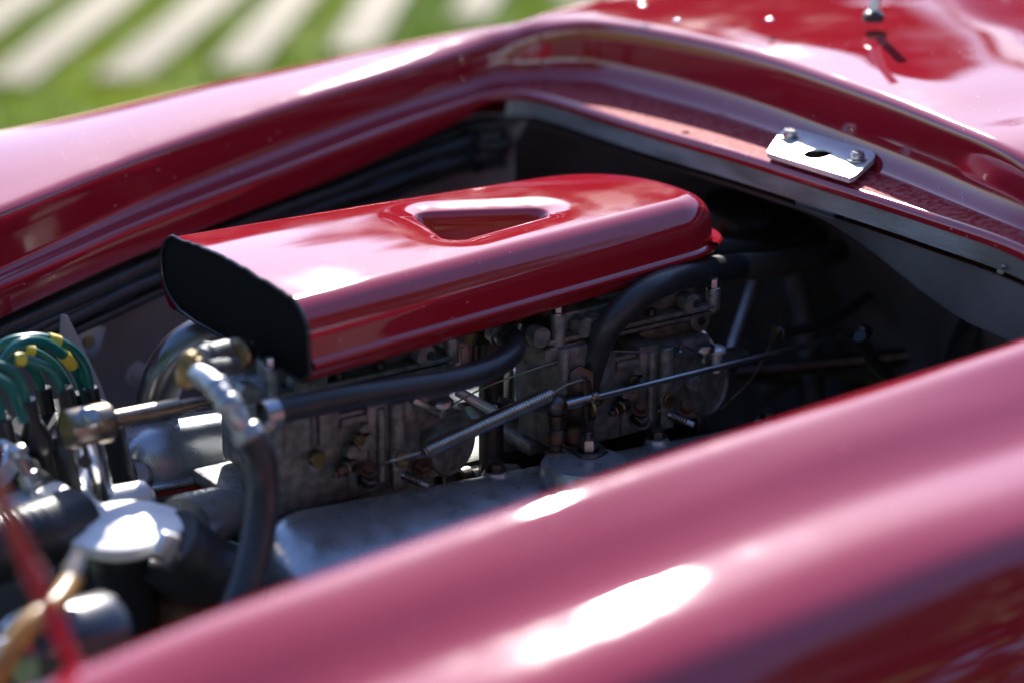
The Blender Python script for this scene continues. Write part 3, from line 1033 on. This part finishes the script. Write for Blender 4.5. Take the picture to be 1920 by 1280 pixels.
    obj('union', merge(rod(p, p + Vector((.022, 0, -.001)), .011, 6), rod(p + Vector((.022, 0, -.001)), p + Vector((.034, 0, -.001)), .0075), rod(p + Vector((-.012, 0, 0)), p, .006)), M_STEEL, t)
    obj('base_studs', merge(rod((xr - .006, YC + .01, .69), (xr - .006, YC + .01, .75), .0042), rod((xr - .002, YC + .02, .69), (xr - .002, YC + .02, .755), .0035)), M_BRONZE, t)
    return t
c1 = carb('front carburettor, grimy cast alloy with brass plugs, below the mouth end of the air box')
c2 = c1.copy(); COL.objects.link(c2)
c2.location = c1.location + Vector((.268, .0, -.006))
c2['label'] = 'rear carburettor, grimy cast alloy, behind the throttle rod and the thick curved hose'
for ch in list(c1.children):
    k = ch.copy(); COL.objects.link(k); k.parent = c2; k.matrix_parent_inverse = ch.matrix_parent_inverse.copy()
# rear carb extras: stacked plates with lug at its tail
tp = thing('spacer_stack', 'stack of flat alloy spacer plates under the tail of the air box', 'spacer', Y(1240, 590, -.03))
for (y0, th_, ma, nm, ex) in ((0, .0045, M_ALU, 'top_spacer', .0), (-.0085, .0095, M_CAST, 'lower_spacer', .004)):
    p = Y(1314, 562, -.03)
    obj(nm, box((p.x - .07, .03, p.z + y0 - .001), (.14 + ex, .12, th_), .0015), ma, tp)
p = Y(1303, 597, -.035)
obj('lug', merge(lathe(p, (0, -1, 0), [(.010, 0), (.010, .008), (.009, .009)], 20), box(p + Vector((-.03, .004, -.006)), (.06, .01, .010), .002)), M_CAST, tp)
obj('lug_hole', lathe(p + Vector((0, -.0093, 0)), (0, -1, 0), [(.0042, 0), (.004, .0006)], 16), M_RUBBER, tp)

# bright lever and cable clamp at the tail of the rear carb
lv = thing('throttle_lever', 'bright bent lever strip with a clamp bolt catching the sun behind the rear carburettor', 'lever', Y(1330, 640, -.03))
a, b = Y(1306, 614, -.02), Y(1338, 662, -.06)
sd2 = (b - a).normalized().cross(FW).normalized() * .004
obj('strip', plate([a - sd2, a + sd2, b + sd2 * 1.2, b - sd2 * 1.2], (.0015, .0015, 0), .0003), M_PLATE, lv)
obj('clamp_bolt', merge(lathe(b + Vector((.003, 0, -.006)), (0, 0, 1), [(.005, 0), (.005, .006), (.0085, .007), (.0085, .010), (.006, .012)], 16), rod(b + Vector((.003, 0, -.018)), b + Vector((.003, 0, -.006)), .004, 6)), M_PLATE, lv)
tag(obj('throttle_cable', merge(tube([Y(1150, 658, -.06), Y(1240, 660, -.06), Y(1280, 663, -.06), Y(1340, 656, -.06), Y(1390, 648, -.06), Y(1450, 630, -.05)], .0009, 6),
        rod(Y(1268, 663, -.06), Y(1276, 661, -.06), .0035)), M_STEEL), 'fine bright cable stretched from the lever to the black cable sheath', 'cable')
tag(obj('choke_wire', tube([Y(838, 764, -.055), Y(900, 730, -.055), Y(960, 706, -.06), Y(1030, 682, -.06), Y(1090, 664, -.055)], .0008, 6), M_STEEL), 'thin dark wire running from the front carburettor towards the thick hose', 'wire')
tag(obj('drop_wire', tube([Y(1448, 632, -.05), Y(1435, 665, -.05), Y(1400, 720, -.05), Y(1350, 768, -.05)], .0011, 6), M_DSTEEL), 'thin slack wire hanging below the cable sheath end', 'wire')
cs = thing('cable_sheath', 'black cable sheath with a ferrule, sagging from the bulkhead', 'cable', Y(1500, 610, .0))
obj('sheath', tube([Y(1475, 622, -.045), Y(1530, 612, -.02), Y(1580, 590, .02), Y(1640, 545, .07), Y(1712, 495, .12)], .0048, 10), M_RUBBER, cs)
obj('ferrule', rod(Y(1458, 627, -.05), Y(1476, 622, -.045), .0068), M_DSTEEL, cs)
obj('bracket', lathe(Y(1450, 624, -.047), (1, -.3, 0), [(.007, 0), (.007, .003)], 16), M_BRASS, cs)

# link between carbs
tag(obj('link_rod', rod(Y(856, 732, -.03), Y(948, 782, -.06), .0042), M_PLATE), 'short bright link rod slanting down in the gap between the carburettors', 'rod')

# ================================================================== HOSES
# front fuel hose
fh = thing('fuel_hose', 'black fuel hose running along the front carburettor from a steel clamp to an elbow fitting', 'hose', Y(700, 730, -.10))
path = [Y(500, 778, -.105), Y(560, 762, -.105), Y(650, 744, -.105), Y(760, 727, -.10), Y(850, 712, -.095), Y(920, 690, -.085), Y(958, 662, -.07), Y(962, 640, -.055), Y(948, 628, -.045)]
obj('hose', tube(path, .0098, 18, 8), M_RUBBER, fh)
obj('clamp', ringclamp(Y(506, 776, -.105), path[1] - path[0], .0105, .012), M_STEEL, fh)
obj('clamp_tail', box(Y(507, 800, -.115), (.008, .006, .010), .002), M_STEEL, fh)
ef = thing('elbow_fitting', 'pale metal elbow with brass union between the carburettors', 'fitting', Y(940, 625, -.04))
obj('elbow', merge(tube([Y(921, 617, -.03), Y(935, 623, -.037), Y(950, 634, -.046)], .0088, 16, rf=lambda t: .0095 - .001 * t), ringclamp(Y(935, 624, -.037), Y(950, 634, -.046) - Y(921, 617, -.03), .0094, .003)), M_ALU, ef)
obj('union', merge(rod(Y(878, 622, -.015), Y(915, 617, -.015), .0125, 6), rod(Y(915, 612, -.010), Y(985, 598, .0), .0085)), M_BRASS, ef)
obj('nipple', rod(Y(975, 605, -.02), Y(968, 625, -.02), .004), M_STEEL, ef)

# breather / heavy hose rising over the rear carb
bh = thing('curved_hose', 'thick black hose arching from the linkage bracket up to the bulkhead', 'hose', Y(1200, 560, -.10))
path = [Y(1085, 800, -.055), Y(1095, 740, -.055), Y(1115, 665, -.060), Y(1150, 600, -.070), Y(1215, 545, -.070), Y(1290, 515, -.05), Y(1360, 503, -.02), Y(1450, 497, .03), Y(1530, 482, .08), Y(1600, 462, .13)]
obj('hose', tube(path, .0118, 20, 8), M_RUBBER, bh)
def ribs(path, r, s0, s1, n_, mt, par, nm='ribbed_band'):
    pts = crom(path, 8); bms = []
    tot = [0]
    for p0, p1 in zip(pts, pts[1:]): tot.append(tot[-1] + (p1 - p0).length)
    for i in range(n_):
        s = tot[-1] * (s0 + (s1 - s0) * (i + .5) / n_)
        k = min(max(j for j in range(len(tot)) if tot[j] <= s), len(pts) - 2)
        d = pts[k + 1] - pts[k]
        p = pts[k] + d * ((s - tot[k]) / d.length)
        dn = d.normalized()
        w_ = tot[-1] * (s1 - s0) / n_ * .95
        bms.append(lathe(p - dn * w_ / 2, dn, [(r - .0005, 0), (r + .0003, w_ * .3), (r + .0003, w_ * .7), (r - .0005, w_)], 20, cap=False))
    return obj(nm, merge(*bms), mt, par)
ribs(path, .0119, .50, .80, 30, M_RIB_SUNLIT, bh)
obj('clamp', ringclamp(Y(1590, 465, .12), Y(1600, 462, .13) - Y(1530, 482, .08), .0145, .008), M_STEEL, bh)
h2 = thing('rear_hose', 'second black hose with a ribbed length coloured grey as if sunlit, leaving the tail of the air box', 'hose', Y(1400, 470, .02))
path = [Y(1270, 450, .0), Y(1320, 462, .02), Y(1390, 472, .05), Y(1450, 468, .09), Y(1510, 452, .13), Y(1570, 438, .16)]
obj('hose', tube(path, .0098, 16, 8), M_RUBBER, h2)
ribs(path, .0099, .1, .45, 18, M_RIB_SUNLIT, h2)
h3 = tag(obj('upper_hose', tube([Y(1340, 470, .12), Y(1400, 458, .12), Y(1460, 440, .15), Y(1520, 425, .18)], .009, 14, 8), M_RUBBER), 'black hose bending behind the ribbed hose towards the bulkhead', 'hose')
mf = thing('hose_junction', 'black junction block on the bulkhead where the hoses meet', 'junction', Y(1600, 450, .15))
obj('block', box(Y(1600, 450, .16), (.05, .07, .03), .006), M_BLACKPL, mf)
obj('pipe', rod(Y(1585, 466, .13), Y(1650, 448, .17), .015), M_BLACKPL, mf)
for p in ((1515, 430, .16), (1560, 446, .13), (1478, 434, .16)):
    obj('clip', lathe(Y(*p), (.2, -1, .3), [(.006, 0), (.005, .006), (.001, .008)], 12), M_STEEL, mf)
cn = thing('dark_canister', 'round dark canister in the shade behind the tail of the air box', 'canister', Y(1390, 430, .2))
obj('drum', lathe(Y(1370, 425, .20), (1, -.5, .1), [(.001, -.03), (.03, -.028), (.038, -.02), (.04, 0), (.04, .03), (.034, .036), (.001, .04)], 30), M_BLACKPL, cn)
obj('neck', rod(Y(1420, 420, .2), Y(1470, 428, .2), .022, 24), M_BLACKPL, cn)

# dark standing tubes in the bay behind
def simple(name, label, cat, bm, m_, group=None):
    return tag(obj(name, bm, m_), label, cat, group)
simple('frame_tube', 'slanting grey frame tube behind the rear carburettor lever', 'frame tube', rod(Y(1418, 525, .12), Y(1352, 720, .08), .0075), M_ALU, 'frame tubes in the bay')
simple('frame_tube', 'dark frame tube standing below the thick hose near the bulkhead', 'frame tube', tube([Y(1485, 515, .14), Y(1510, 600, .12), Y(1525, 760, .08)], .013, 16), M_BAY, 'frame tubes in the bay')
simple('frame_tube', 'bare steel tube descending at the right under the cowl', 'frame tube', rod(Y(1848, 560, -.1), Y(1790, 690, -.14), .007), M_STEEL, 'frame tubes in the bay')
simple('black_pipe', 'black pipe beside the bare steel tube at the right', 'pipe', tube([Y(1838, 558, -.1), Y(1800, 620, -.11), Y(1775, 690, -.13)], .0055, 10), M_RUBBER)
simple('black_pipe', 'black pipe slanting down below the end of the throttle rod', 'pipe', tube([Y(1612, 630, -.09), Y(1640, 680, -.08), Y(1690, 730, -.08)], .006, 10), M_RUBBER)
simple('bracket_plate', 'small grey bracket plate hanging under the cowl flange', 'bracket', plate([X(1490, 350, .275), X(1568, 376, .275), X(1562, 412, .275), X(1492, 386, .275)], (.002, .003, 0), .0005), M_PANEL)
for i, (px, py) in enumerate(((1577, 395), (1597, 404), (1575, 412))):
    q = X(px, py, .285)
    tag(obj('bolt', hexbolt(q, (-.4, -1, .2), .005, .006), M_DSTEEL), 'small dark bolt beside the hanging bracket plate under the cowl', 'bolt', 'bolts beside the bracket plate')
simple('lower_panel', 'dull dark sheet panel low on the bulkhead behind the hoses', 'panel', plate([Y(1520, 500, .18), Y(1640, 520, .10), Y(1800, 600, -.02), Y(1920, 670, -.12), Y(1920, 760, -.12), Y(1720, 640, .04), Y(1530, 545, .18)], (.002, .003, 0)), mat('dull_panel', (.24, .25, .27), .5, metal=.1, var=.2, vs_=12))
q = X(1880, 508, .268)
simple('bulkhead_clip', 'tiny bright clip on the dark bulkhead at the right', 'clip', merge(lathe(q, (-1, -.3, 0), [(.004, 0), (.003, .004)], 10), rod(q, q + Vector((-.01, -.01, .008)), .0012)), M_STEEL)
rb = thing('bulkhead_brace', 'dim grey pressed brace standing on the rear bulkhead behind the throttle rod', 'brace', Y(1560, 600, .12))
obj('web', plate([Y(1480, 520, .20), Y(1545, 525, .18), Y(1575, 760, .16), Y(1500, 760, .18)], (.003, .003, 0), .001), M_PANEL, rb)
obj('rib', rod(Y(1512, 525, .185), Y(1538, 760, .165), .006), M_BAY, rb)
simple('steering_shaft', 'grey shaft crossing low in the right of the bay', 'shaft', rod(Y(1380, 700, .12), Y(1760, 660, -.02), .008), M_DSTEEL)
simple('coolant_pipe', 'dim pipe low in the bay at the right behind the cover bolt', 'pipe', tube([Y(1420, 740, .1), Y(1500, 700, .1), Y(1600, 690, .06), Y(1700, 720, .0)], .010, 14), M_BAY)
# vertical black tube in the gap
simple('upright_hose', 'black upright hose in the gap between the carburettors', 'hose', rod(Y(921, 630, .0), Y(921, 900, -.02), .0105, 20), M_RUBBER)
# finned cap behind the front carb
fc = thing('finned_cap', 'pale ribbed metal cap catching the light behind the front carburettor', 'cap', Y(852, 660, .03))
p0 = Y(848, 684, .03)
obj('drum', lathe(p0, (0, 0, 1), [(.022, 0), (.022, .024), (.019, .028), (.001, .029)], 36), M_ALU, fc)
for k in range(18):
    a_ = 2 * pi * k / 18
    obj('fin', box(p0 + Vector((cos(a_) * .0225, sin(a_) * .0225, .012)), (.003, .0028, .022), .0006, rz=a_), M_ALU, fc)
obj('rim', lathe(p0 - Vector((0, 0, .006)), (0, 0, 1), [(.025, 0), (.026, .002), (.026, .004), (.024, .006)], 36), M_STEEL, fc)
# polished bell and far parts
bl = thing('bell_mouth', 'polished flared metal cup glowing in the gap between the carburettors', 'cup', Y(970, 730, .05))
obj('flare', lathe(Y(965, 752, .05), (0, 0, 1), [(.030, 0), (.027, .008), (.018, .022), (.014, .032), (.013, .036)], 30), M_CHROME, bl)
obj('ball_stud', lathe(Y(975, 692, .05), (0, 0, 1), [(.001, 0), (.007, .002), (.008, .007), (.006, .011), (.001, .013)], 16), M_PLATE, bl)
simple('fuel_rail', 'pale round pipe lying behind the near valve cover in the gap', 'pipe', rod(Y(872, 893, -.005), Y(1035, 852, .01), .0085), M_PLATE)
simple('fuel_rail_joint', 'dark collar on the pale pipe behind the near valve cover', 'collar', rod(Y(858, 900, -.008), Y(880, 894, -.006), .0105), M_DSTEEL)
simple('rocker_rail', 'polished flat rail with rusty edge in the gap between the carburettors', 'rail', merge(box(Y(975, 795, .07), (.20, .03, .008), .003), box(Y(975, 830, .06), (.20, .01, .03), .003)), M_BRONZE)

# ================================================================== LEFT SIDE
# polished curved pipe
cp = thing('curved_pipe', 'polished curved pipe bending down behind the brass fittings', 'pipe', Y(330, 700, .14))
path = [Y(540, 640, .12), Y(470, 622, .12), Y(400, 625, .13), Y(335, 665, .14), Y(297, 740, .15), Y(290, 830, .16), Y(300, 960, .17)]
obj('pipe', tube(path, .0185, 26, 8), M_PIPE, cp)
# brass tee
bt = thing('brass_tee', 'grimy brass tee fitting with a banjo cap under the air box mouth', 'fitting', Y(380, 690, -.05))
obj('banjo_cap', lathe(Y(352, 705, -.07), (-.6, -.8, .1), [(.007, -.010), (.0095, -.008), (.0095, .003), (.008, .005), (.001, .0055)], 18), M_BRASS, bt)
obj('upper_barrel', merge(rod(Y(375, 668, -.06), Y(445, 650, -.03), .0076), ringclamp(Y(385, 665, -.055), Y(445, 650, -.03) - Y(375, 668, -.06), .008, .003)), M_CAST, bt)
obj('lower_barrel', rod(Y(390, 692, -.07), Y(448, 682, -.04), .0074), M_CAST, bt)
obj('collar', rod(Y(440, 668, -.045), Y(454, 665, -.035), .0125), M_BRASS, bt)
obj('nut', rod(Y(343, 693, -.075), Y(372, 684, -.07), .0078, 6), M_BRASS, bt)
obj('bleed_screw', rod(Y(360, 668, -.065), Y(350, 676, -.075), .006, 8), M_BRASS, bt)
obj('bracket', plate([Y(456, 646, -.03), Y(475, 640, -.03), Y(480, 700, -.03), Y(458, 705, -.03)], (.002, .002, 0), .0005), M_CAST, bt)
# breather line in front
br = thing('breather_line', 'jointed pale metal line turning into a black hose in front of the engine', 'hose', Y(470, 880, -.15))
p1 = [Y(372, 703, -.10), Y(395, 716, -.12), Y(420, 745, -.14), Y(442, 778, -.15), Y(462, 812, -.155)]
obj('metal_line', tube(p1, .0085, 16, 8), M_ALU, br)
for i, (p, r_) in enumerate((((408, 728, -.13), .0095), ((430, 760, -.145), .0100), ((466, 815, -.155), .0118))):
    obj('joint', lathe(Y(*p) - (p1[3] - p1[2]).normalized() * .006, p1[3] - p1[2], [(r_ * .85, 0), (r_, .002), (r_, .010), (r_ * .85, .012)], 20), M_ALU, br)
obj('rubber_hose', tube([Y(462, 812, -.155), Y(485, 850, -.157), Y(493, 900, -.16), Y(488, 980, -.17), Y(470, 1070, -.185), Y(440, 1160, -.20)], .0125, 20, 8, rf=lambda t: .0105 + .003 * t), M_RUBBER, br)

# distributor
ds = thing('distributor', 'black distributor with conical wire towers at the front of the engine', 'distributor', Y(120, 900, .10))
dax = Vector((.10, .0, -1)).normalized()
c_top = Y(125, 800, .10)
obj('housing', lathe(Y(150, 960, .10), (-.12, 0, 1), [(.052, 0), (.050, .03), (.047, .034), (.046, .075), (.040, .085)], 40), M_BLACKPL, ds)
obj('base_ring', lathe(Y(160, 925, .10), (-.12, 0, 1), [(.053, 0), (.055, .002), (.055, .008), (.053, .010)], 40), M_DSTEEL, ds)
towers = [((168, 742, .10), .012), ((120, 742, .07), .012), ((80, 742, .12), .011), ((52, 765, .06), .012), ((5, 800, .06), .012), ((145, 752, .12), .011)]
for (p, r_) in towers:
    q = Y(*p)
    tw = obj('tower', lathe(q - Vector((-.012, 0, .085)), (-.12, 0, 1), [(.0112, 0), (.0115, .046), (.0126, .048), (.0126, .060), (.0066, .074), (.0066, .092), (.0056, .093)], 24), M_BLACKPL, ds)
def wire(name, path, sleeves, label):
    t = thing(name, label, 'ignition lead', Vector(path[0]), 'green ignition leads on the distributor')
    obj('lead', tube(path, .0040, 14, 8), M_GREEN, t)
    cp_ = crom(path, 8)
    for s in sleeves:
        k = int(s * (len(cp_) - 6))
        obj('sleeve', tube(cp_[k:k + 5], .0052, 14, 1), M_YEL, t)
wire('ignition_lead', [Y(172, 750, .10), Y(160, 690, .10), Y(135, 655, .10), Y(95, 637, .10), Y(50, 634, .10), Y(0, 650, .10), Y(-70, 720, .10)], [.50], 'outermost green ignition lead with a yellow sleeve at the crest of its arch')
wire('ignition_lead', [Y(165, 760, .11), Y(148, 706, .11), Y(118, 665, .09), Y(75, 640, .08), Y(35, 645, .07), Y(5, 680, .07), Y(-15, 740, .07)], [.30], 'green ignition lead with a yellow sleeve halfway down, just inside the outermost arch')
wire('ignition_lead', [Y(122, 748, .07), Y(100, 700, .07), Y(70, 680, .07), Y(30, 673, .07), Y(-10, 690, .07), Y(-60, 730, .07)], [.6], 'low green ignition lead curving left in front of the others')
wire('ignition_lead', [Y(145, 760, .12), Y(110, 695, .12), Y(75, 665, .12), Y(40, 655, .12), Y(0, 650, .12), Y(-60, 670, .12)], [.55], 'green ignition lead crossing behind the low arch with a yellow sleeve at the left')
wire('ignition_lead', [Y(82, 748, .12), Y(70, 705, .12), Y(48, 680, .12), Y(10, 668, .12), Y(-50, 680, .12)], [], 'short green ignition lead rising from the second black tower')
wire('ignition_lead', [Y(52, 770, .06), Y(38, 715, .06), Y(15, 690, .06), Y(-30, 680, .06)], [], 'green ignition lead rising steeply at the left of the cluster')
wire('ignition_lead', [Y(44, 790, .04), Y(25, 735, .04), Y(0, 712, .04), Y(-40, 700, .04)], [], 'dark green ignition lead low at the left edge')
wire('ignition_lead', [Y(7, 810, .06), Y(0, 760, .06), Y(-20, 730, .06)], [], 'green ignition lead entering the boot at the left edge')

# control rod with pinch clamp
cr = thing('clamp_rod', 'bronze pinch clamp with a stepped horizontal rod and a bolt', 'rod', Y(165, 800, .0))
A0, B0 = Y(125, 806, .0), Y(196, 792, .0)
dx = (B0 - A0).normalized()
obj('clamp_block', lathe(A0, dx, [(.014, 0), (.0155, .002), (.0155, .033), (.014, .036)], 28), M_BRONZE, cr)
obj('bolt', merge(hexbolt(Y(167, 781, -.014), (0, -.8, .6), .0068, .006)), M_STEEL, cr)
obj('washer', rod(Y(197, 790, .0), Y(204, 788, .0), .0115), M_DSTEEL, cr)
obj('rod', merge(rod(Y(203, 789, .0), Y(337, 762, .0), .0072, 20), rod(Y(336, 762, .0), Y(368, 755, .0), .0052, 16), rod(Y(367, 755, .0), Y(448, 739, .0), .0044, 12)), M_BRONZE, cr)
cpst = thing('chrome_post', 'glossy blue-grey post with a cross hole below the bronze clamp', 'post', Y(190, 960, .0))
obj('post', rod(Y(198, 980, .0), Y(160, 815, .0), .0118, 24), M_CHROME, cpst)
obj('cross_hole', lathe(Y(160, 865, -.0098), (-.2, -1, .2), [(.0055, 0), (.005, .0012)], 16), M_RUBBER, cpst)
simple('side_post', 'black post with thin bright edge right of the glossy post', 'post', rod(Y(232, 940, .10), Y(204, 790, .10), .012, 20), M_BLACKPL)

# coolant parts : cap, neck, header pipe, hoses
ca = thing('radiator_cap', 'pressed metal radiator cap with two ears, brightly sunlit in the foreground', 'cap', Z(232, 985, .752))
cc = Z(230, 981, .757)
def cap_r(a_):
    return .0385 + .0080 * abs(cos(a_ + .15)) ** 5 
bm = bmesh.new(); rws = []
NA = 72
for (k_, h_) in ((.0, .0030), (.16, .0030), (.20, .0022), (.55, .0022), (.62, .0008), (.9, .0004), (1.0, -.001), (1.01, -.003), (.99, -.009), (.97, -.010)):
    rws.append([cc + Vector((0, 0, h_)) + (RT * cos(a_) + RT.cross(Vector((0, 0, 1))) * sin(a_)) * cap_r(a_) * max(k_, .001) for a_ in [2 * pi * j / NA for j in range(NA)]])
b_ = grid(rws, closed=True); bmesh.ops.recalc_face_normals(b_, faces=b_.faces)
for v_ in b_.verts:
    r2 = (v_.co.xy - cc.xy).length
    u_ = (v_.co - cc).dot(RT)
    v_.co.z += (v_.co - cc).dot(Vector((FWH.x, FWH.y, 0))) * .10
obj('ear_plate', b_, mat('pressed_steel', (.90, .88, .88), .45, metal=.1, bump=.1, bs=100, var=.1, vs_=40), ca, 50)
obj('skirt', lathe(cc - Vector((0, 0, .020)), (0, 0, 1), [(.028, 0), (.030, .002), (.030, .012)], 32), M_STEEL, ca)
fn = thing('filler_neck', 'black filler neck standing below the radiator cap', 'neck', cc - Vector((0, 0, .2)))
obj('neck', lathe(cc - Vector((0, 0, .20)), (0, 0, 1), [(.024, 0), (.024, .16), (.027, .165), (.027, .182)], 32), M_BLACKPL, fn)
hp_ = thing('header_pipe', 'pale alloy water pipe lying behind the radiator cap', 'pipe', Y(200, 945, .0))
obj('pipe', merge(rod(Y(120, 962, .0), Y(283, 932, .0), .0145, 28, .4)), M_PLATE, hp_)
obj('casting', merge(box(Y(80, 950, .0), (.055, .05, .022), .009, seg=4), box(Y(45, 955, -.01), (.035, .04, .020), .008, seg=4), box(Y(110, 945, .01), (.03, .03, .020), .008, seg=4)), M_PLATE, hp_)
obj('nut', hexbolt(Y(145, 958, -.02), (.2, -.6, .6), .007, .008), M_RUST, hp_)
sh2 = thing('side_hose', 'fat black hose with a glossy ribbed top at the left edge', 'hose', Y(60, 1010, -.06))
path = [Y(-120, 1060, -.06), Y(-20, 1035, -.06), Y(60, 1005, -.06), Y(140, 975, -.04)]
obj('hose', tube(path, .025, 26, 8), M_RUBBER, sh2)
ribs(path, .0252, .0, .95, 30, M_RUBBER, sh2)
uh = thing('upper_left_hose', 'pale hose end with a worm clamp at the left edge below the leads', 'hose', Y(30, 900, .03))
obj('hose', tube([Y(-60, 850, .03), Y(0, 880, .03), Y(40, 905, .03), Y(80, 935, .03)], .018, 20), M_RUBBER, uh)
obj('band', ringclamp(Y(30, 897, .03), Y(40, 905, .03) - Y(0, 880, .03), .0188, .012), M_STEEL, uh)
obj('stub', rod(Y(-20, 862, .03), Y(12, 880, .03), .0195), M_PLATE, uh)
obj('clamp_screw', merge(rod(Y(35, 855, .0), Y(58, 905, -.005), .0048), lathe(Y(37, 855, .0), (-.3, 0, 1), [(.006, 0), (.008, .003), (.006, .008), (.002, .010)], 16), rod(Y(50, 885, .0), Y(62, 912, -.005), .008)), M_STEEL, uh)
el = thing('thermostat_elbow', 'rough cast alloy water elbow right of the radiator cap', 'elbow', Y(390, 970, -.03))
obj('elbow', tube([Y(345, 985, -.05), Y(385, 968, -.035), Y(420, 965, -.02), Y(438, 985, -.005), Y(440, 1040, .0)], .021, 24, 8), M_COVER, el)
obj('lip', ringclamp(Y(352, 982, -.048), Y(385, 968, -.035) - Y(345, 985, -.05), .0215, .010, .002), M_COVER, el)
rh = thing('radiator_hose', 'smooth black rubber hose turning down below the cast elbow', 'hose', Y(370, 1070, -.06))
obj('hose', tube([Y(310, 1020, -.10), Y(345, 1048, -.10), Y(375, 1070, -.09), Y(400, 1085, -.06), Y(430, 1090, -.02)], .030, 28, 8), M_RUBBER, rh)
obj('clamp', ringclamp(Y(412, 1088, -.045), Y(430, 1090, -.02) - Y(400, 1085, -.06), .031, .010), M_STEEL, rh)
obj('worm_screw', merge(rod(Y(360, 1032, -.115), Y(430, 1026, -.09), .0045), rod(Y(372, 1031, -.115), Y(385, 1030, -.11), .0065, 6)), M_BRONZE, rh)
nt_ = thing('spring_clamp', 'bright clip with a square tongue beside the radiator cap', 'clip', Y(310, 1025, -.13))
obj('tongue', box(Y(312, 1020, -.13), (.014, .010, .018), .002, ry=.5), M_PLATE, nt_)
obj('tab', box(Y(322, 1045, -.13), (.010, .008, .014), .002, ry=.5), M_STEEL, nt_)
obj('leg', box(Y(302, 1060, -.13), (.020, .003, .005), .001, ry=.5), M_STEEL, nt_)

# amber hose, chrome cylinder, red rod
ah = thing('amber_hose', 'stained amber plastic hose in the lower left corner', 'hose', Y(80, 1180, -.28))
obj('hose', tube([Y(-20, 1300, -.30), Y(20, 1220, -.29), Y(60, 1165, -.28), Y(105, 1130, -.26), Y(132, 1090, -.24), Y(140, 1065, -.23)], .0074, 18, 8), M_AMBER, ah)
obj('end_sleeve', rod(Y(128, 1098, -.243), Y(150, 1045, -.225), .0072), M_BRONZE, ah)
bc = thing('black_cylinder', 'glossy black cylinder with a hard white highlight in the lower left corner', 'cylinder', Y(130, 1220, -.24))
obj('drum', lathe(Y(40, 1235, -.24), Y(210, 1190, -.24) - Y(40, 1235, -.24), [(.001, 0), (.026, .001), (.030, .005), (.030, .062), (.026, .068), (.001, .069)], 32), mat('black_enamel', (.02, .02, .026), .3, metal=.6, coat=1, coat_r=.15), bc)
cl2 = thing('chrome_clip', 'small chrome ring clip at the lower left edge', 'clip', Y(20, 1180, -.22))
obj('ring', tube([Y(38, 1158, -.22), Y(18, 1175, -.22), Y(8, 1200, -.22), Y(-5, 1230, -.22)], .0045, 12), M_CHROME, cl2)
obj('nut', hexbolt(Y(0, 1218, -.23), (.2, -1, .4), .009, .01), M_CHROME, cl2)
rr_ = thing('red_stay', 'thin red stay rod crossing the lower left corner, out of focus', 'rod', Y(80, 1100, -.42))
a, b = Y(-40, 838, -.42), Y(150, 1275, -.42)
obj('rod', rod(a, b, .0050, 14), M_PAINT, rr_)
for t in (.55, .75, .97):
    p = a.lerp(b, t)
    obj('collar', rod(p - (b - a).normalized() * .007, p + (b - a).normalized() * .007, .0062), M_PAINT, rr_)
# pulleys and dark front bits
simple('water_pump', 'dark water pump body low behind the radiator cap', 'pump', merge(lathe(Y(300, 1150, -.02), (-1, 0, 0), [(.001, -.02), (.05, -.018), (.055, 0), (.055, .02), (.03, .025), (.028, .05), (.001, .051)], 36), box(Y(330, 1130, .02), (.06, .1, .1), .02)), M_DARK)
simple('alternator_case', 'rusty brown casing below the radiator hose', 'casing', lathe(Y(350, 1180, -.08), (-1, -.3, 0), [(.001, -.03), (.035, -.028), (.042, -.02), (.042, .02), (.036, .03), (.001, .032)], 30), M_RUST)

# inner panel fittings
for (px, py, r_, lab) in ((256, 700, .012, 'large round rivet on the grey inner panel'), (560, 560, .012, 'dim round rivet on the grey inner panel behind the air box')):
    q = Y(px, py, .335)
    tag(obj('rivet', lathe(q, (0, -1, 0), [(r_, 0), (r_, .002), (r_ * .6, .003), (r_ * .5, .005), (.0005, .006)], 24), M_PANEL), lab, 'rivet')
cb = thing('panel_clip', 'square pale clip with a screw on the grey inner panel', 'clip', Y(162, 638, .33))
q = Y(165, 640, .33)
obj('square', box(q, (.028, .002, .032), .003, ry=.35), M_ALU, cb)
obj('screw', slotscrew(q + Vector((0, -.001, 0)), (0, -1, 0), .0055, .003), M_BRASS, cb)
simple('panel_brace', 'folded blue-grey sheet brace beside the ignition leads', 'brace', plate([Y(116, 590, .24), Y(128, 592, .24), Y(190, 720, .24), Y(275, 960, .24), Y(215, 960, .24), Y(160, 760, .24), Y(112, 660, .24)], (.0, .004, 0), .001), M_PANEL)
# wiring loom under the far lip
lm = thing('wiring_loom', 'bundle of black wires taped along the far side under the fender', 'wiring loom', Y(300, 500, .29))
def along(off, dz, r_, amp, seed, i0=0, i1=58):
    pts = []
    for i in range(i0, i1, 4):
        L = lipc[i]
        w1 = noise.noise(Vector((i * .11, seed, 0))) * amp
        w2 = noise.noise(Vector((i * .11, seed, 7))) * amp
        pts.append(L + Vector((0, off + w1, dz + w2)))
    return tube(pts, r_, 10, 4)
for k, (o_, dz, r_, am) in enumerate(((.020, -.050, .010, .006), (.016, -.062, .007, .010), (.024, -.070, .008, .008), (.03, -.042, .009, .004), (.012, -.058, .005, .012), (.02, -.078, .005, .010))):
    obj('wire', along(o_, dz, r_, am, k * 3.7), M_RUBBER, lm)
